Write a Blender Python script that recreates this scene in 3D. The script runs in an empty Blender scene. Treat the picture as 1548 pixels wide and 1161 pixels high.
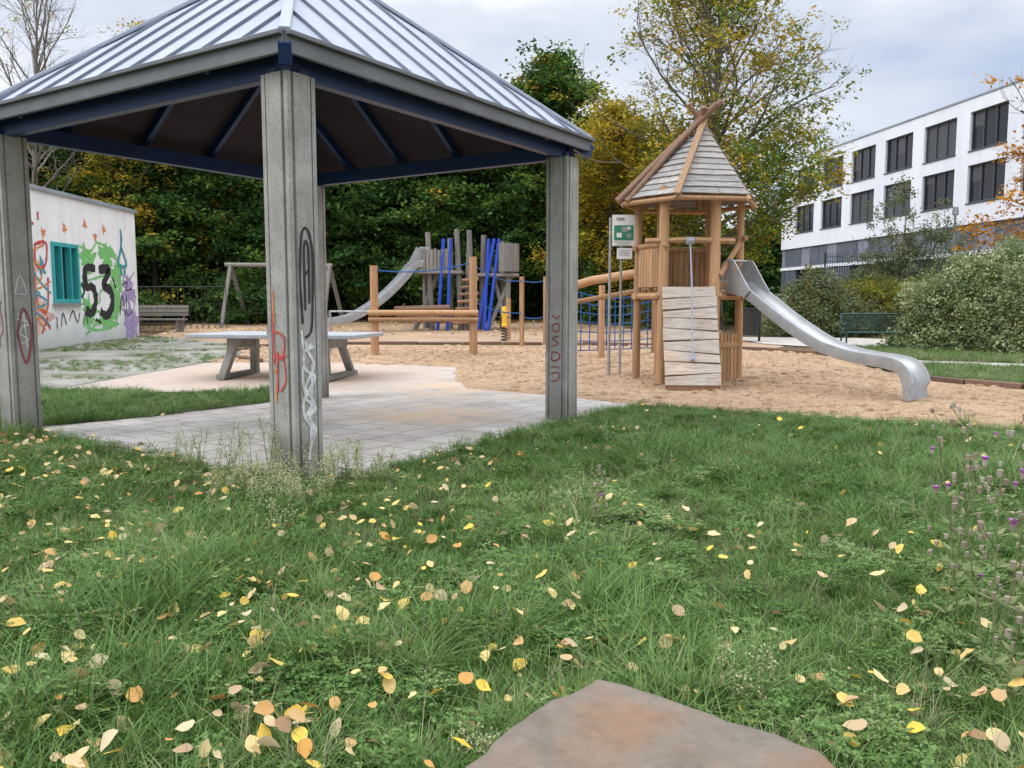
import bpy, bmesh, math, random
import numpy as np
from mathutils import Vector, Matrix
from mathutils import noise as mn
rng=np.random.default_rng(7); random.seed(7)
S=bpy.context.scene
COL=S.collection
R=math.radians

# ------------------------------------------------------------ materials
def new_mat(name):
    m=bpy.data.materials.new(name); m.use_nodes=True
    nt=m.node_tree; b=nt.nodes['Principled BSDF']; return m,nt,b
def ramp(nt,stops,src=None,interp='LINEAR'):
    r=nt.nodes.new('ShaderNodeValToRGB'); cr=r.color_ramp; cr.interpolation=interp
    while len(cr.elements)<len(stops): cr.elements.new(.5)
    for e,(p,c) in zip(cr.elements,stops):
        e.position=p; e.color=(*c,1) if len(c)==3 else c
    if src is not None: nt.links.new(src,r.inputs[0])
    return r
def noise(nt,scale,detail=5,rough=.6,coord='Object',mapscale=None,rot=None):
    tc=nt.nodes.new('ShaderNodeTexCoord'); src=tc.outputs[coord]
    if mapscale or rot:
        mp=nt.nodes.new('ShaderNodeMapping')
        if mapscale: mp.inputs['Scale'].default_value=mapscale
        if rot: mp.inputs['Rotation'].default_value=rot
        nt.links.new(src,mp.inputs[0]); src=mp.outputs[0]
    n=nt.nodes.new('ShaderNodeTexNoise'); n.inputs['Scale'].default_value=scale
    n.inputs['Detail'].default_value=detail; n.inputs['Roughness'].default_value=rough
    nt.links.new(src,n.inputs['Vector']); return n
def mixc(nt,fac,a,b,mode='MIX'):
    m=nt.nodes.new('ShaderNodeMix'); m.data_type='RGBA'; m.blend_type=mode
    for v,i in ((fac,0),(a,6),(b,7)):
        if isinstance(v,(int,float)): m.inputs[i].default_value=v
        elif isinstance(v,tuple): m.inputs[i].default_value=(*v,1)
        else: nt.links.new(v,m.inputs[i])
    return m.outputs[2]
def bump(nt,b,h,strength=.4,dist=.02):
    bp=nt.nodes.new('ShaderNodeBump'); bp.inputs['Strength'].default_value=strength
    bp.inputs['Distance'].default_value=dist
    nt.links.new(h,bp.inputs['Height']); nt.links.new(bp.outputs[0],b.inputs['Normal'])
def island(nt):
    g=nt.nodes.new('ShaderNodeNewGeometry'); return g.outputs['Random Per Island']
def sep_z(nt,coord='Object'):
    tc=nt.nodes.new('ShaderNodeTexCoord'); s=nt.nodes.new('ShaderNodeSeparateXYZ')
    nt.links.new(tc.outputs[coord],s.inputs[0]); return s.outputs[2]
def maprange(nt,src,a,b,c=0,d=1):
    m=nt.nodes.new('ShaderNodeMapRange'); nt.links.new(src,m.inputs[0])
    for i,v in zip((1,2,3,4),(a,b,c,d)): m.inputs[i].default_value=v
    return m.outputs[0]

def simple(name,c,rough=.7,metal=0,var=.25,scale=6,bs=.2,bd=.01,spec=None):
    m,nt,b=new_mat(name)
    n=noise(nt,scale,5,.65)
    lo=tuple(x*(1-var) for x in c); hi=tuple(min(1,x*(1+var)) for x in c)
    r=ramp(nt,[(.3,lo),(.7,hi)],n.outputs[0])
    nt.links.new(r.outputs[0],b.inputs['Base Color'])
    b.inputs['Roughness'].default_value=rough; b.inputs['Metallic'].default_value=metal
    if spec is not None: b.inputs['Specular IOR Level'].default_value=spec
    if bs: bump(nt,b,n.outputs[0],bs,bd)
    return m

def wood(name,c1,c2,grey=None,axis=(8,8,.6),rough=.75):
    m,nt,b=new_mat(name)
    n=noise(nt,4,6,.7,mapscale=axis)
    r=ramp(nt,[(.3,c1),(.7,c2)],n.outputs[0])
    isl=island(nt); v=ramp(nt,[(0,(.72,.72,.74)),(1,(1.15,1.12,1.08))],isl)
    c=mixc(nt,1.0,r.outputs[0],v.outputs[0],'MULTIPLY')
    if grey:
        n2=noise(nt,1.6,6,.7); f=ramp(nt,[(.42,(0,0,0)),(.62,(1,1,1))],n2.outputs[0])
        c=mixc(nt,f.outputs[0],c,grey)
        c=mixc(nt,1.0,c,ramp(nt,[(.3,(.7,.7,.7)),(.7,(1.15,1.15,1.15))],n.outputs[0]).outputs[0],'MULTIPLY')
    nt.links.new(c,b.inputs['Base Color']); b.inputs['Roughness'].default_value=rough
    bump(nt,b,n.outputs[0],.5,.008); return m

def concrete(name):
    m,nt,b=new_mat(name)
    n1=noise(nt,3,6,.7); n2=noise(nt,55,5,.75); n3=noise(nt,2.5,5,.7,mapscale=(4,4,.6))
    r=ramp(nt,[(.25,(.24,.23,.205)),(.5,(.35,.335,.305)),(.75,(.46,.445,.41))],n1.outputs[0])
    st=ramp(nt,[(.33,(.66,.65,.64)),(.5,(1.0,1.0,1.0))],n3.outputs[0])
    c=mixc(nt,.4,r.outputs[0],st.outputs[0],'MULTIPLY')
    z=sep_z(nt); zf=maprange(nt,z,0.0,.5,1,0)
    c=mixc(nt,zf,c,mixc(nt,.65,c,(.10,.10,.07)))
    pit=ramp(nt,[(.36,(.35,.35,.35)),(.44,(1,1,1))],n2.outputs[0])
    c=mixc(nt,.7,c,pit.outputs[0],'MULTIPLY')
    nt.links.new(c,b.inputs['Base Color']); b.inputs['Roughness'].default_value=.9
    bump(nt,b,n2.outputs[0],.6,.008); return m

def leafmat(name,stops,trans=.3,rough=.55,inst=True,gloss=False):
    m,nt,b=new_mat(name)
    isl=island(nt)
    if inst:
        at=nt.nodes.new('ShaderNodeAttribute'); at.attribute_name='rnd'
        a=nt.nodes.new('ShaderNodeMath'); a.operation='MULTIPLY_ADD'
        nt.links.new(isl,a.inputs[0]); a.inputs[1].default_value=.5
        s=nt.nodes.new('ShaderNodeMath'); s.operation='MULTIPLY'; nt.links.new(at.outputs['Fac'],s.inputs[0]); s.inputs[1].default_value=.5
        nt.links.new(s.outputs[0],a.inputs[2]); src=a.outputs[0]
    else: src=isl
    r=ramp(nt,stops,src)
    if gloss:
        nt.links.new(r.outputs[0],b.inputs['Base Color']); b.inputs['Roughness'].default_value=rough
        b.inputs['Specular IOR Level'].default_value=.3; base=b
    else:
        nt.nodes.remove(b); base=nt.nodes.new('ShaderNodeBsdfDiffuse'); nt.links.new(r.outputs[0],base.inputs[0])
    if trans:
        t=nt.nodes.new('ShaderNodeBsdfTranslucent'); nt.links.new(r.outputs[0],t.inputs[0])
        mx=nt.nodes.new('ShaderNodeMixShader'); mx.inputs[0].default_value=trans
        nt.links.new(base.outputs[0],mx.inputs[1]); nt.links.new(t.outputs[0],mx.inputs[2]); out=mx.outputs[0]
    else: out=base.outputs[0]
    nt.links.new(out,nt.nodes['Material Output'].inputs[0]); return m

M={}
M['conc']=concrete('concrete')
M['fascia']=simple('fascia_metal',(.15,.155,.165),.5,.3,.2,3)
M['blue']=simple('blue_steel_paint',(.012,.036,.13),.45,0,.2,4)
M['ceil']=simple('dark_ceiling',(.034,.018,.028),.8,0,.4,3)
m,nt,b=new_mat('zinc_roof'); n=noise(nt,1.2,5,.6); n2=noise(nt,6,5,.6)
c=mixc(nt,.4,ramp(nt,[(.3,(.30,.335,.405)),(.7,(.38,.415,.485))],n.outputs[0]).outputs[0],ramp(nt,[(.3,(.28,.31,.37)),(.7,(.42,.45,.52))],n2.outputs[0]).outputs[0])
nt.links.new(c,b.inputs['Base Color']); b.inputs['Metallic'].default_value=.1; b.inputs['Roughness'].default_value=.55; b.inputs['Specular IOR Level'].default_value=.35
M['zinc']=m
M['seam']=simple('zinc_seam',(.15,.17,.21),.5,.1,.2,3,0)
M['wood']=wood('larch_wood',(.30,.16,.072),(.52,.32,.17))
M['woodred']=wood('reddish_log',(.19,.10,.06),(.33,.19,.115))
M['woodgrey']=wood('weathered_planks',(.36,.28,.21),(.56,.45,.36),grey=(.44,.39,.33),axis=(.8,6,9))
M['woodold']=wood('old_grey_wood',(.15,.14,.125),(.30,.28,.25))
M['roofwood']=wood('roof_boards',(.26,.24,.22),(.41,.385,.35),grey=(.28,.27,.255),axis=(1,5,9))
M['woodkerb']=wood('kerb_log',(.10,.06,.04),(.20,.12,.08))
M['steel']=simple('stainless_steel',(.38,.39,.40),.45,.5,.15,5,.05)
M['galv']=simple('galvanised',(.34,.35,.35),.5,.5,.15,8,.05)
M['benchgreen']=simple('bench_green',(.02,.06,.05),.5,.2,.3,8)
M['bluerope']=simple('blue_rope',(.02,.10,.30),.8,0,.3,20)
M['bluepole']=simple('blue_pole',(.01,.06,.45),.45,0,.2,5)
M['rope']=simple('grey_rope',(.30,.33,.40),.85,0,.3,30)
M['white']=simple('white_sign',(.75,.76,.74),.5,0,.05,5,0)
M['signgreen']=simple('sign_green',(.03,.22,.12),.5,0,.15,5,0)
M['teal']=simple('teal_frame',(.04,.34,.34),.5,0,.15,5,0)
M['yellowp']=simple('yellow_plastic',(.75,.45,.02),.5,0,.1,5,0)
M['red']=simple('spray_red',(.50,.07,.06),.7,0,.35,14,0)
M['redd']=simple('spray_darkred',(.26,.06,.06),.7,0,.35,14,0)
M['pink']=simple('spray_pink',(.62,.42,.38),.7,0,.25,6,0)
M['orange']=simple('spray_orange',(.60,.22,.07),.7,0,.3,14,0)
M['black']=simple('spray_black',(.022,.022,.025),.7,0,.4,14,0)
M['spraywhite']=simple('spray_white',(.60,.59,.58),.7,0,.35,14,0)
M['green']=simple('spray_green',(.18,.48,.15),.7,0,.3,10,0)
M['purple']=simple('spray_purple',(.36,.28,.48),.7,0,.3,6,0)
M['tealp']=simple('spray_teal',(.05,.26,.30),.7,0,.3,8,0)
M['dark']=simple('dark_metal',(.03,.032,.03),.6,.3,.3,8)
M['tabletop']=simple('table_concrete',(.34,.36,.37),.7,0,.15,4)
M['bark']=wood('bark',(.035,.03,.024),(.11,.095,.075),axis=(3,3,1))
M['barkl']=wood('bark_light',(.10,.085,.065),(.22,.19,.15),axis=(3,3,1))
m,nt,b=new_mat('window_glass'); b.inputs['Base Color'].default_value=(.015,.018,.025,1); b.inputs['Roughness'].default_value=.15; b.inputs['Specular IOR Level'].default_value=.35
M['glass']=m
m,nt,b=new_mat('window_blinds')
tc=nt.nodes.new('ShaderNodeTexCoord'); w=nt.nodes.new('ShaderNodeTexWave'); w.bands_direction='Z'; w.inputs['Scale'].default_value=3.2
nt.links.new(tc.outputs['Object'],w.inputs['Vector'])
nt.links.new(ramp(nt,[(.2,(.03,.032,.038)),(.8,(.10,.105,.118))],w.outputs[0]).outputs[0],b.inputs['Base Color']); M['blind']=m
M['louvre']=simple('grey_louvre',(.13,.145,.18),.5,.2,.2,1,.05)
M['louvre2']=simple('grey_panel',(.24,.255,.30),.5,.1,.15,1,.05)
M['cap']=simple('roof_edge_metal',(.30,.34,.38),.5,.2,.15,1,.05)
M['frame']=simple('window_frame',(.06,.064,.075),.5,0,.1,4,0)
m,nt,b=new_mat('white_render'); n=noise(nt,.35,6,.6); n2=noise(nt,1.2,6,.7,mapscale=(1,1,.12))
c=mixc(nt,.25,ramp(nt,[(.3,(.74,.77,.83)),(.7,(.82,.84,.89))],n.outputs[0]).outputs[0],ramp(nt,[(.35,(.6,.62,.66)),(.55,(.84,.85,.88))],n2.outputs[0]).outputs[0])
nt.links.new(c,b.inputs['Base Color']); b.inputs['Roughness'].default_value=.85; M['render']=m
m,nt,b=new_mat('painted_hut_wall'); n=noise(nt,1.3,7,.7); n2=noise(nt,2.5,7,.7,mapscale=(1,1,.2))
c=mixc(nt,.5,ramp(nt,[(.3,(.66,.66,.66)),(.65,(.82,.82,.82))],n.outputs[0]).outputs[0],ramp(nt,[(.3,(.55,.55,.55)),(.55,(.82,.82,.81))],n2.outputs[0]).outputs[0])
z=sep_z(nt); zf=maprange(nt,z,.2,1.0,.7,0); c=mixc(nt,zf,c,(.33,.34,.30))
nt.links.new(c,b.inputs['Base Color']); b.inputs['Roughness'].default_value=.9; bump(nt,b,n.outputs[0],.3,.01); M['hut']=m

def ground_mat(name,cols,scale=1.2,fine=40,bs=.6,bd=.03,speck=None,mid=None):
    m,nt,b=new_mat(name)
    n=noise(nt,scale,6,.65); n2=noise(nt,fine,5,.75)
    r=ramp(nt,cols,n.outputs[0]); v=ramp(nt,[(.25,(.5,.5,.5)),(.5,(1,1,1)),(.75,(1.35,1.35,1.35))],n2.outputs[0])
    c=mixc(nt,.8,r.outputs[0],v.outputs[0],'MULTIPLY')
    h=n2.outputs[0]
    if speck:
        n3=noise(nt,speck[0],3,.6); f=ramp(nt,[(speck[1],(0,0,0)),(speck[1]+.03,(1,1,1))],n3.outputs[0])
        c=mixc(nt,f.outputs[0],c,speck[2])
    if mid:
        n4=noise(nt,mid,4,.6); 
        c=mixc(nt,.7,c,ramp(nt,[(.32,(.62,.57,.53)),(.5,(1.02,1.02,1.02))],n4.outputs[0]).outputs[0],'MULTIPLY')
        ad=nt.nodes.new('ShaderNodeMath'); ad.operation='MULTIPLY_ADD'; nt.links.new(n4.outputs[0],ad.inputs[0]); ad.inputs[1].default_value=4; nt.links.new(n2.outputs[0],ad.inputs[2]); h=ad.outputs[0]
    nt.links.new(c,b.inputs['Base Color']); b.inputs['Roughness'].default_value=.95; b.inputs['Specular IOR Level'].default_value=.15
    bump(nt,b,h,bs,bd); return m
M['litter']=ground_mat('leaf_litter',[(.3,(.07,.05,.033)),(.7,(.17,.12,.065))],.6,12,.6,.05,(5,.62,(.38,.22,.07)))
M['chips']=ground_mat('wood_chips',[(.3,(.36,.24,.155)),(.7,(.50,.35,.23))],.5,22,.8,.04,(9,.66,(.2,.12,.07)))
M['sand']=ground_mat('playground_sand',[(.3,(.54,.36,.225)),(.7,(.71,.495,.32))],.45,30,1.0,.06,(26,.70,(.25,.15,.09)),mid=5.5)
M['soil']=ground_mat('lawn_soil',[(.3,(.03,.048,.016)),(.7,(.07,.09,.032))],2,30,.6,.02)
M['gravel']=ground_mat('weedy_gravel',[(.35,(.14,.16,.08)),(.5,(.27,.26,.22)),(.7,(.38,.36,.32))],.9,35,.7,.02)
M['path']=ground_mat('gravel_path',[(.3,(.40,.37,.33)),(.7,(.52,.48,.43))],.8,50,.4,.01)
m,nt,b=new_mat('paving_slabs')
tc=nt.nodes.new('ShaderNodeTexCoord'); mp=nt.nodes.new('ShaderNodeMapping'); mp.inputs['Rotation'].default_value=(0,0,R(-57)); nt.links.new(tc.outputs['Object'],mp.inputs[0])
br=nt.nodes.new('ShaderNodeTexBrick'); br.inputs['Scale'].default_value=1; br.inputs['Brick Width'].default_value=.4; br.inputs['Row Height'].default_value=.4
br.inputs['Mortar Size'].default_value=.008; br.inputs['Color1'].default_value=(.37,.34,.315,1); br.inputs['Color2'].default_value=(.45,.42,.39,1); br.inputs['Mortar'].default_value=(.14,.125,.08,1); br.offset=.5
nt.links.new(mp.outputs[0],br.inputs['Vector'])
n=noise(nt,.9,6,.65); n2=noise(nt,45,5,.7)
c=mixc(nt,.8,br.outputs[0],ramp(nt,[(.3,(.66,.63,.60)),(.6,(1.1,1.1,1.1))],n.outputs[0]).outputs[0],'MULTIPLY')
c=mixc(nt,.6,c,ramp(nt,[(.3,(.65,.65,.65)),(.6,(1.12,1.12,1.12))],n2.outputs[0]).outputs[0],'MULTIPLY')
def blob(nt,x,y,r):
    tc=nt.nodes.new('ShaderNodeTexCoord'); mp=nt.nodes.new('ShaderNodeMapping'); mp.vector_type='POINT'
    mp.inputs['Location'].default_value=(-x,-y,0); nt.links.new(tc.outputs['Object'],mp.inputs[0])
    l=nt.nodes.new('ShaderNodeVectorMath'); l.operation='LENGTH'; nt.links.new(mp.outputs[0],l.inputs[0])
    return maprange(nt,l.outputs['Value'],r*.2,r,1,0)
s1=blob(nt,-1.0,9.9,1.3); s2=blob(nt,-4.2,15.2,4.0); s3=blob(nt,-.6,13.3,2.4)
mx=nt.nodes.new('ShaderNodeMath'); mx.operation='MAXIMUM'; nt.links.new(s1,mx.inputs[0]); nt.links.new(s2,mx.inputs[1])
mx2=nt.nodes.new('ShaderNodeMath'); mx2.operation='MAXIMUM'; nt.links.new(mx.outputs[0],mx2.inputs[0]); nt.links.new(s3,mx2.inputs[1])
ml=nt.nodes.new('ShaderNodeMath'); ml.operation='MULTIPLY'; nt.links.new(mx2.outputs[0],ml.inputs[0])
nt.links.new(ramp(nt,[(.38,(0,0,0)),(.5,(1,1,1))],noise(nt,1.6,6,.7).outputs[0]).outputs[0],ml.inputs[1])
c=mixc(nt,ml.outputs[0],c,(.50,.37,.26))
c=mixc(nt,maprange(nt,s2,.1,.7,0,.7),c,(.44,.335,.265))
nt.links.new(c,b.inputs['Base Color']); b.inputs['Roughness'].default_value=.9; bump(nt,b,br.outputs['Fac'],-.3,.004); M['paving']=m
m,nt,b=new_mat('sandstone_boulder'); n=noise(nt,1.3,6,.6); n2=noise(nt,16,10,.78); n5=noise(nt,5,6,.7)
c=ramp(nt,[(.32,(.20,.175,.145)),(.47,(.25,.205,.16)),(.57,(.275,.175,.115)),(.72,(.235,.205,.17))],n.outputs[0]).outputs[0]
c=mixc(nt,.6,c,ramp(nt,[(.25,(.6,.6,.6)),(.5,(1,1,1)),(.75,(1.3,1.28,1.25))],n2.outputs[0]).outputs[0],'MULTIPLY')
c=mixc(nt,.6,c,ramp(nt,[(.3,(.7,.7,.7)),(.55,(1.05,1.05,1.05))],n5.outputs[0]).outputs[0],'MULTIPLY')
nt.links.new(c,b.inputs['Base Color']); b.inputs['Roughness'].default_value=.92; b.inputs['Specular IOR Level'].default_value=.2; bump(nt,b,n2.outputs[0],.9,.018); M['stone']=m
M['grass']=leafmat('grass_blades',[(0,(.048,.11,.02)),(.3,(.085,.17,.033)),(.55,(.13,.235,.052)),(.8,(.19,.29,.09)),(.93,(.27,.33,.14)),(1,(.45,.42,.22))],.25,.55,True,True)
M['drygrass']=leafmat('dry_grass',[(0,(.18,.21,.10)),(.6,(.32,.32,.18)),(1,(.50,.44,.28))],.3,.6)
M['drystat']=leafmat('weed_leaves',[(0,(.14,.19,.07)),(1,(.30,.33,.16))],.3,.6,False)
M['lgreen']=leafmat('leaf_dark_green',[(0,(.028,.075,.024)),(.5,(.06,.135,.038)),(.85,(.10,.19,.052)),(1,(.15,.22,.05))],.25)
M['lmid']=leafmat('leaf_mid_green',[(0,(.06,.13,.03)),(.5,(.12,.21,.045)),(.85,(.19,.28,.055)),(1,(.27,.31,.055))],.3)
M['lyel']=leafmat('leaf_yellow',[(0,(.18,.18,.02)),(.4,(.38,.30,.035)),(.8,(.60,.41,.05)),(1,(.58,.29,.03))],.35)
M['lyg']=leafmat('leaf_yellow_green',[(0,(.09,.14,.02)),(.35,(.20,.23,.035)),(.75,(.42,.37,.05)),(1,(.62,.46,.06))],.35)
M['lor']=leafmat('leaf_orange',[(0,(.35,.16,.02)),(.6,(.60,.27,.03)),(1,(.55,.36,.07))],.3)
M['livy']=leafmat('leaf_ivy',[(0,(.14,.19,.07)),(.5,(.28,.33,.15)),(.85,(.46,.48,.27)),(1,(.58,.56,.38))],.25)
M['lgrey']=leafmat('leaf_greygreen',[(0,(.11,.16,.075)),(.6,(.23,.28,.15)),(1,(.34,.35,.20))],.25)
M['lbrown']=leafmat('leaf_bush_brown',[(0,(.08,.10,.04)),(.6,(.18,.19,.08)),(1,(.32,.26,.13))],.25)
M['fallen']=leafmat('fallen_leaf',[(0,(.70,.45,.10)),(.2,(.74,.60,.32)),(.38,(.80,.54,.09)),(.55,(.68,.56,.36)),(.72,(.62,.32,.09)),(.86,(.52,.40,.25)),(1,(.30,.17,.09))],.2,.6)
M['flower']=leafmat('seed_flowers',[(0,(.38,.42,.20)),(1,(.64,.62,.40))],.3,.6,False)
M['stem']=leafmat('weed_stem',[(0,(.12,.17,.06)),(1,(.28,.27,.13))],.1,.6,False)
M['thseed']=leafmat('thistle_heads',[(0,(.28,.22,.16)),(1,(.52,.46,.38))],.1,.6,False)
M['thpurple']=simple('thistle_purple',(.38,.10,.38),.7,0,.2,20,0)

# ------------------------------------------------------------ mesh helpers
def link(o,parent=None):
    COL.objects.link(o)
    if parent: o.parent=parent
    return o
def empty(name,loc=(0,0,0)):
    e=bpy.data.objects.new(name,None); e.empty_display_size=.3; COL.objects.link(e); return e
def mesh_obj(name,V,F,mat,parent=None,smooth=False,lk=True):
    me=bpy.data.meshes.new(name); me.from_pydata([tuple(v) for v in V],[],[tuple(f) for f in F]); me.update()
    mats=mat if isinstance(mat,list) else [mat]
    for m in mats: me.materials.append(m)
    if smooth:
        for p in me.polygons: p.use_smooth=True
    o=bpy.data.objects.new(name,me)
    if lk: link(o,parent)
    return o
class MB:
    def __init__(s): s.V=[]; s.F=[]
    def add(s,V,F):
        k=len(s.V); s.V+= [Vector(v) for v in V]; s.F+=[tuple(i+k for i in f) for f in F]
    def beam(s,p0,p1,w,h,up=(0,0,1),w1=None,h1=None):
        p0=Vector(p0);p1=Vector(p1);d=(p1-p0).normalized();up=Vector(up)
        if abs(d.dot(up))>.98: up=Vector((1,0,0)) if abs(d.x)<.9 else Vector((0,1,0))
        sd=d.cross(up).normalized();u=sd.cross(d).normalized()
        w1=w if w1 is None else w1;h1=h if h1 is None else h1
        V=[]
        for p,a,b in((p0,w/2,h/2),(p1,w1/2,h1/2)):
            V+=[p-sd*a-u*b,p+sd*a-u*b,p+sd*a+u*b,p-sd*a+u*b]
        s.add(V,[(0,3,2,1),(4,5,6,7),(0,1,5,4),(1,2,6,5),(2,3,7,6),(3,0,4,7)])
    def box(s,c,size,rz=0):
        x,y,z=[a/2 for a in size];ca,sa=math.cos(rz),math.sin(rz);c=Vector(c)
        V=[c+Vector((ca*a*x-sa*b*y,sa*a*x+ca*b*y,d*z)) for d in(-1,1) for a,b in((-1,-1),(1,-1),(1,1),(-1,1))]
        s.add(V,[(0,3,2,1),(4,5,6,7),(0,1,5,4),(1,2,6,5),(2,3,7,6),(3,0,4,7)])
    def tube(s,pts,r,n=8,r1=None,cap=True):
        pts=[Vector(p) for p in pts];k=len(s.V);m=len(pts);r1=r if r1 is None else r1
        ref=Vector((0,0,1)) 
        for i,p in enumerate(pts):
            d=(pts[min(i+1,m-1)]-pts[max(i-1,0)]).normalized()
            rf=ref if abs(d.dot(ref))<.95 else Vector((1,0,0))
            a=d.cross(rf).normalized();b=d.cross(a)
            rr=r+(r1-r)*i/(m-1)
            for j in range(n):
                t=2*math.pi*j/n; s.V.append(p+a*math.cos(t)*rr+b*math.sin(t)*rr)
        for i in range(m-1):
            for j in range(n):
                j2=(j+1)%n; s.F.append((k+i*n+j,k+i*n+j2,k+(i+1)*n+j2,k+(i+1)*n+j))
        if cap:
            s.F.append(tuple(k+j for j in range(n)));s.F.append(tuple(k+(m-1)*n+j for j in reversed(range(n))))
    def obj(s,name,mat,parent=None,smooth=False,bevel=0,lk=True):
        o=mesh_obj(name,s.V,s.F,mat,parent,smooth,lk)
        bm=bmesh.new(); bm.from_mesh(o.data); bmesh.ops.recalc_face_normals(bm,faces=bm.faces); bm.to_mesh(o.data); bm.free()
        if bevel:
            b=o.modifiers.new('bevel','BEVEL'); b.width=bevel; b.segments=2; b.limit_method='ANGLE'
        if smooth:
            try: o.data.set_sharp_from_angle(angle=R(40))
            except Exception: pass
        return o
def gz(Y):
    if Y<13: return 0.
    if Y<30: return (Y-13)*0.4/17
    return min(.9,.4+(Y-30)*.04)
def sheet(name,poly,dz,mat,parent=None):
    bm=bmesh.new(); f=bm.faces.new([bm.verts.new((x,y,0)) for x,y in poly])
    for yy in (13,30,42.5):
        bmesh.ops.bisect_plane(bm,geom=bm.verts[:]+bm.edges[:]+bm.faces[:],plane_co=(0,yy,0),plane_no=(0,1,0))
    bmesh.ops.triangulate(bm,faces=bm.faces[:])
    for v in bm.verts: v.co.z=gz(v.co.y)+dz
    me=bpy.data.meshes.new(name); bm.normal_update()
    for f in bm.faces:
        if f.normal.z<0: f.normal_flip()
    bm.to_mesh(me); bm.free(); me.materials.append(mat)
    return link(bpy.data.objects.new(name,me),parent)
def inpoly(P,poly):
    x,y=P[:,0],P[:,1]; c=np.zeros(len(P),bool); n=len(poly)
    for i in range(n):
        x1,y1=poly[i];x2,y2=poly[(i+1)%n]
        if y1==y2: continue
        t=((y1>y)!=(y2>y))&(x<(x2-x1)*(y-y1)/(y2-y1)+x1); c^=t
    return c
def wig(poly,amp=.08,step=.5,seed=1):
    r=random.Random(seed);out=[]
    for i in range(len(poly)):
        a=Vector(poly[i]);b=Vector(poly[(i+1)%len(poly)]);L=(b-a).length;n=max(1,min(40,int(L/step)))
        for j in range(n):
            p=a.lerp(b,j/n)
            if j: p+=Vector((r.uniform(-amp,amp),r.uniform(-amp,amp)))
            out.append((p.x,p.y))
    return out

# ---- instancing through geometry nodes (realized into one mesh for fast tracing)
def scatter(name,P,rot,scl,idx,sources,parent=None,rnd=None):
    col=bpy.data.collections.new(name+'_parts')
    for i,o in enumerate(sources):
        o.name='%s_part_%02d'%(name,i); col.objects.link(o)
    me=bpy.data.meshes.new(name); me.vertices.add(len(P))
    me.vertices.foreach_set('co',np.asarray(P,dtype=np.float32).ravel())
    a=me.attributes.new('rot','FLOAT_VECTOR','POINT'); a.data.foreach_set('vector',np.asarray(rot,dtype=np.float32).ravel())
    a=me.attributes.new('scl','FLOAT','POINT'); a.data.foreach_set('value',np.asarray(scl,dtype=np.float32).ravel())
    if rnd is None: rnd=np.random.default_rng(len(P)).random(len(P))
    a=me.attributes.new('rnd','FLOAT','POINT'); a.data.foreach_set('value',np.clip(np.asarray(rnd,dtype=np.float32),0,1).ravel())
    a=me.attributes.new('idx','INT','POINT'); a.data.foreach_set('value',np.asarray(idx,dtype=np.int32).ravel())
    o=bpy.data.objects.new(name,me); link(o,parent)
    g=bpy.data.node_groups.new('scatter','GeometryNodeTree'); g.interface.new_socket('Geometry',in_out='INPUT',socket_type='NodeSocketGeometry'); g.interface.new_socket('Geometry',in_out='OUTPUT',socket_type='NodeSocketGeometry')
    gi=g.nodes.new('NodeGroupInput');go=g.nodes.new('NodeGroupOutput')
    ci=g.nodes.new('GeometryNodeCollectionInfo'); ci.inputs['Collection'].default_value=col; ci.inputs['Separate Children'].default_value=True; ci.inputs['Reset Children'].default_value=True
    ip=g.nodes.new('GeometryNodeInstanceOnPoints'); ip.inputs['Pick Instance'].default_value=True
    def na(nm,t):
        n=g.nodes.new('GeometryNodeInputNamedAttribute'); n.data_type=t; n.inputs['Name'].default_value=nm
        return [s for s in n.outputs if s.enabled and s.name=='Attribute'][0]
    g.links.new(gi.outputs[0],ip.inputs['Points']); g.links.new(ci.outputs[0],ip.inputs['Instance'])
    g.links.new(na('rot','FLOAT_VECTOR'),ip.inputs['Rotation']); g.links.new(na('scl','FLOAT'),ip.inputs['Scale']); g.links.new(na('idx','INT'),ip.inputs['Instance Index'])
    rl=g.nodes.new('GeometryNodeRealizeInstances')
    g.links.new(ip.outputs[0],rl.inputs[0]); g.links.new(rl.outputs[0],go.inputs[0])
    md=o.modifiers.new('scatter','NODES'); md.node_group=g
    return o

# ------------------------------------------------------------ ground
sheet('ground',[(-220,-40),(220,-40),(220,400),(-220,400)],0,M['litter'])
sand=[(-.9,12.5),(.73,11.88),(1.71,10.8),(3.36,9.76),(4.58,9.08),(5.32,8.54),(12,5.3),(16,8),(14,11.2),(11,12),(8.05,12.95),(7.5,13.6),(7.0,14.4),(7.25,19.4),(6.3,20.4),(3.3,22.1),(1.9,22.3),(-1.33,22.4),(-4.95,22.6),(-6.6,22.0),(-6.5,17.5),(-1.1,16.2),(-.99,14.66)]
sheet('playground_sand',sand,.004,M['sand'])
chips=[(-7.0,22.0),(-4.95,22.6),(-1.33,22.4),(1.9,22.3),(3.3,22.1),(6.3,20.4),(7.2,21.8),(6.8,26),(8,33),(-13,34.5),(-11.5,26.2)]
sheet('wood_chip_ground',wig(chips,.1,.8),.008,M['chips'])
pav=[(-5.35,8.75),(-5.02,8.52),(-3.66,7.48),(-2.61,6.78),(-1.80,6.20),(-1.38,6.12),(-1.13,6.42),(-.46,7.60),(.46,9.2),(1.71,10.80),(.73,11.88),(-.72,12.98),(-.99,14.66),(-1.1,16.3),(-3.4,17.2),(-6.4,17.3),(-7.2,12.6)]
sheet('pavement',pav,.012,M['paving'])
grav=[(-7.2,12.6),(-6.4,17.3),(-6.6,22.0),(-7.2,22.4),(-11.5,26.2),(-11.69,26.2),(-11.69,12.4)]
sheet('gravel_yard',wig(grav,.05,.8,3),.016,M['gravel'])
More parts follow.
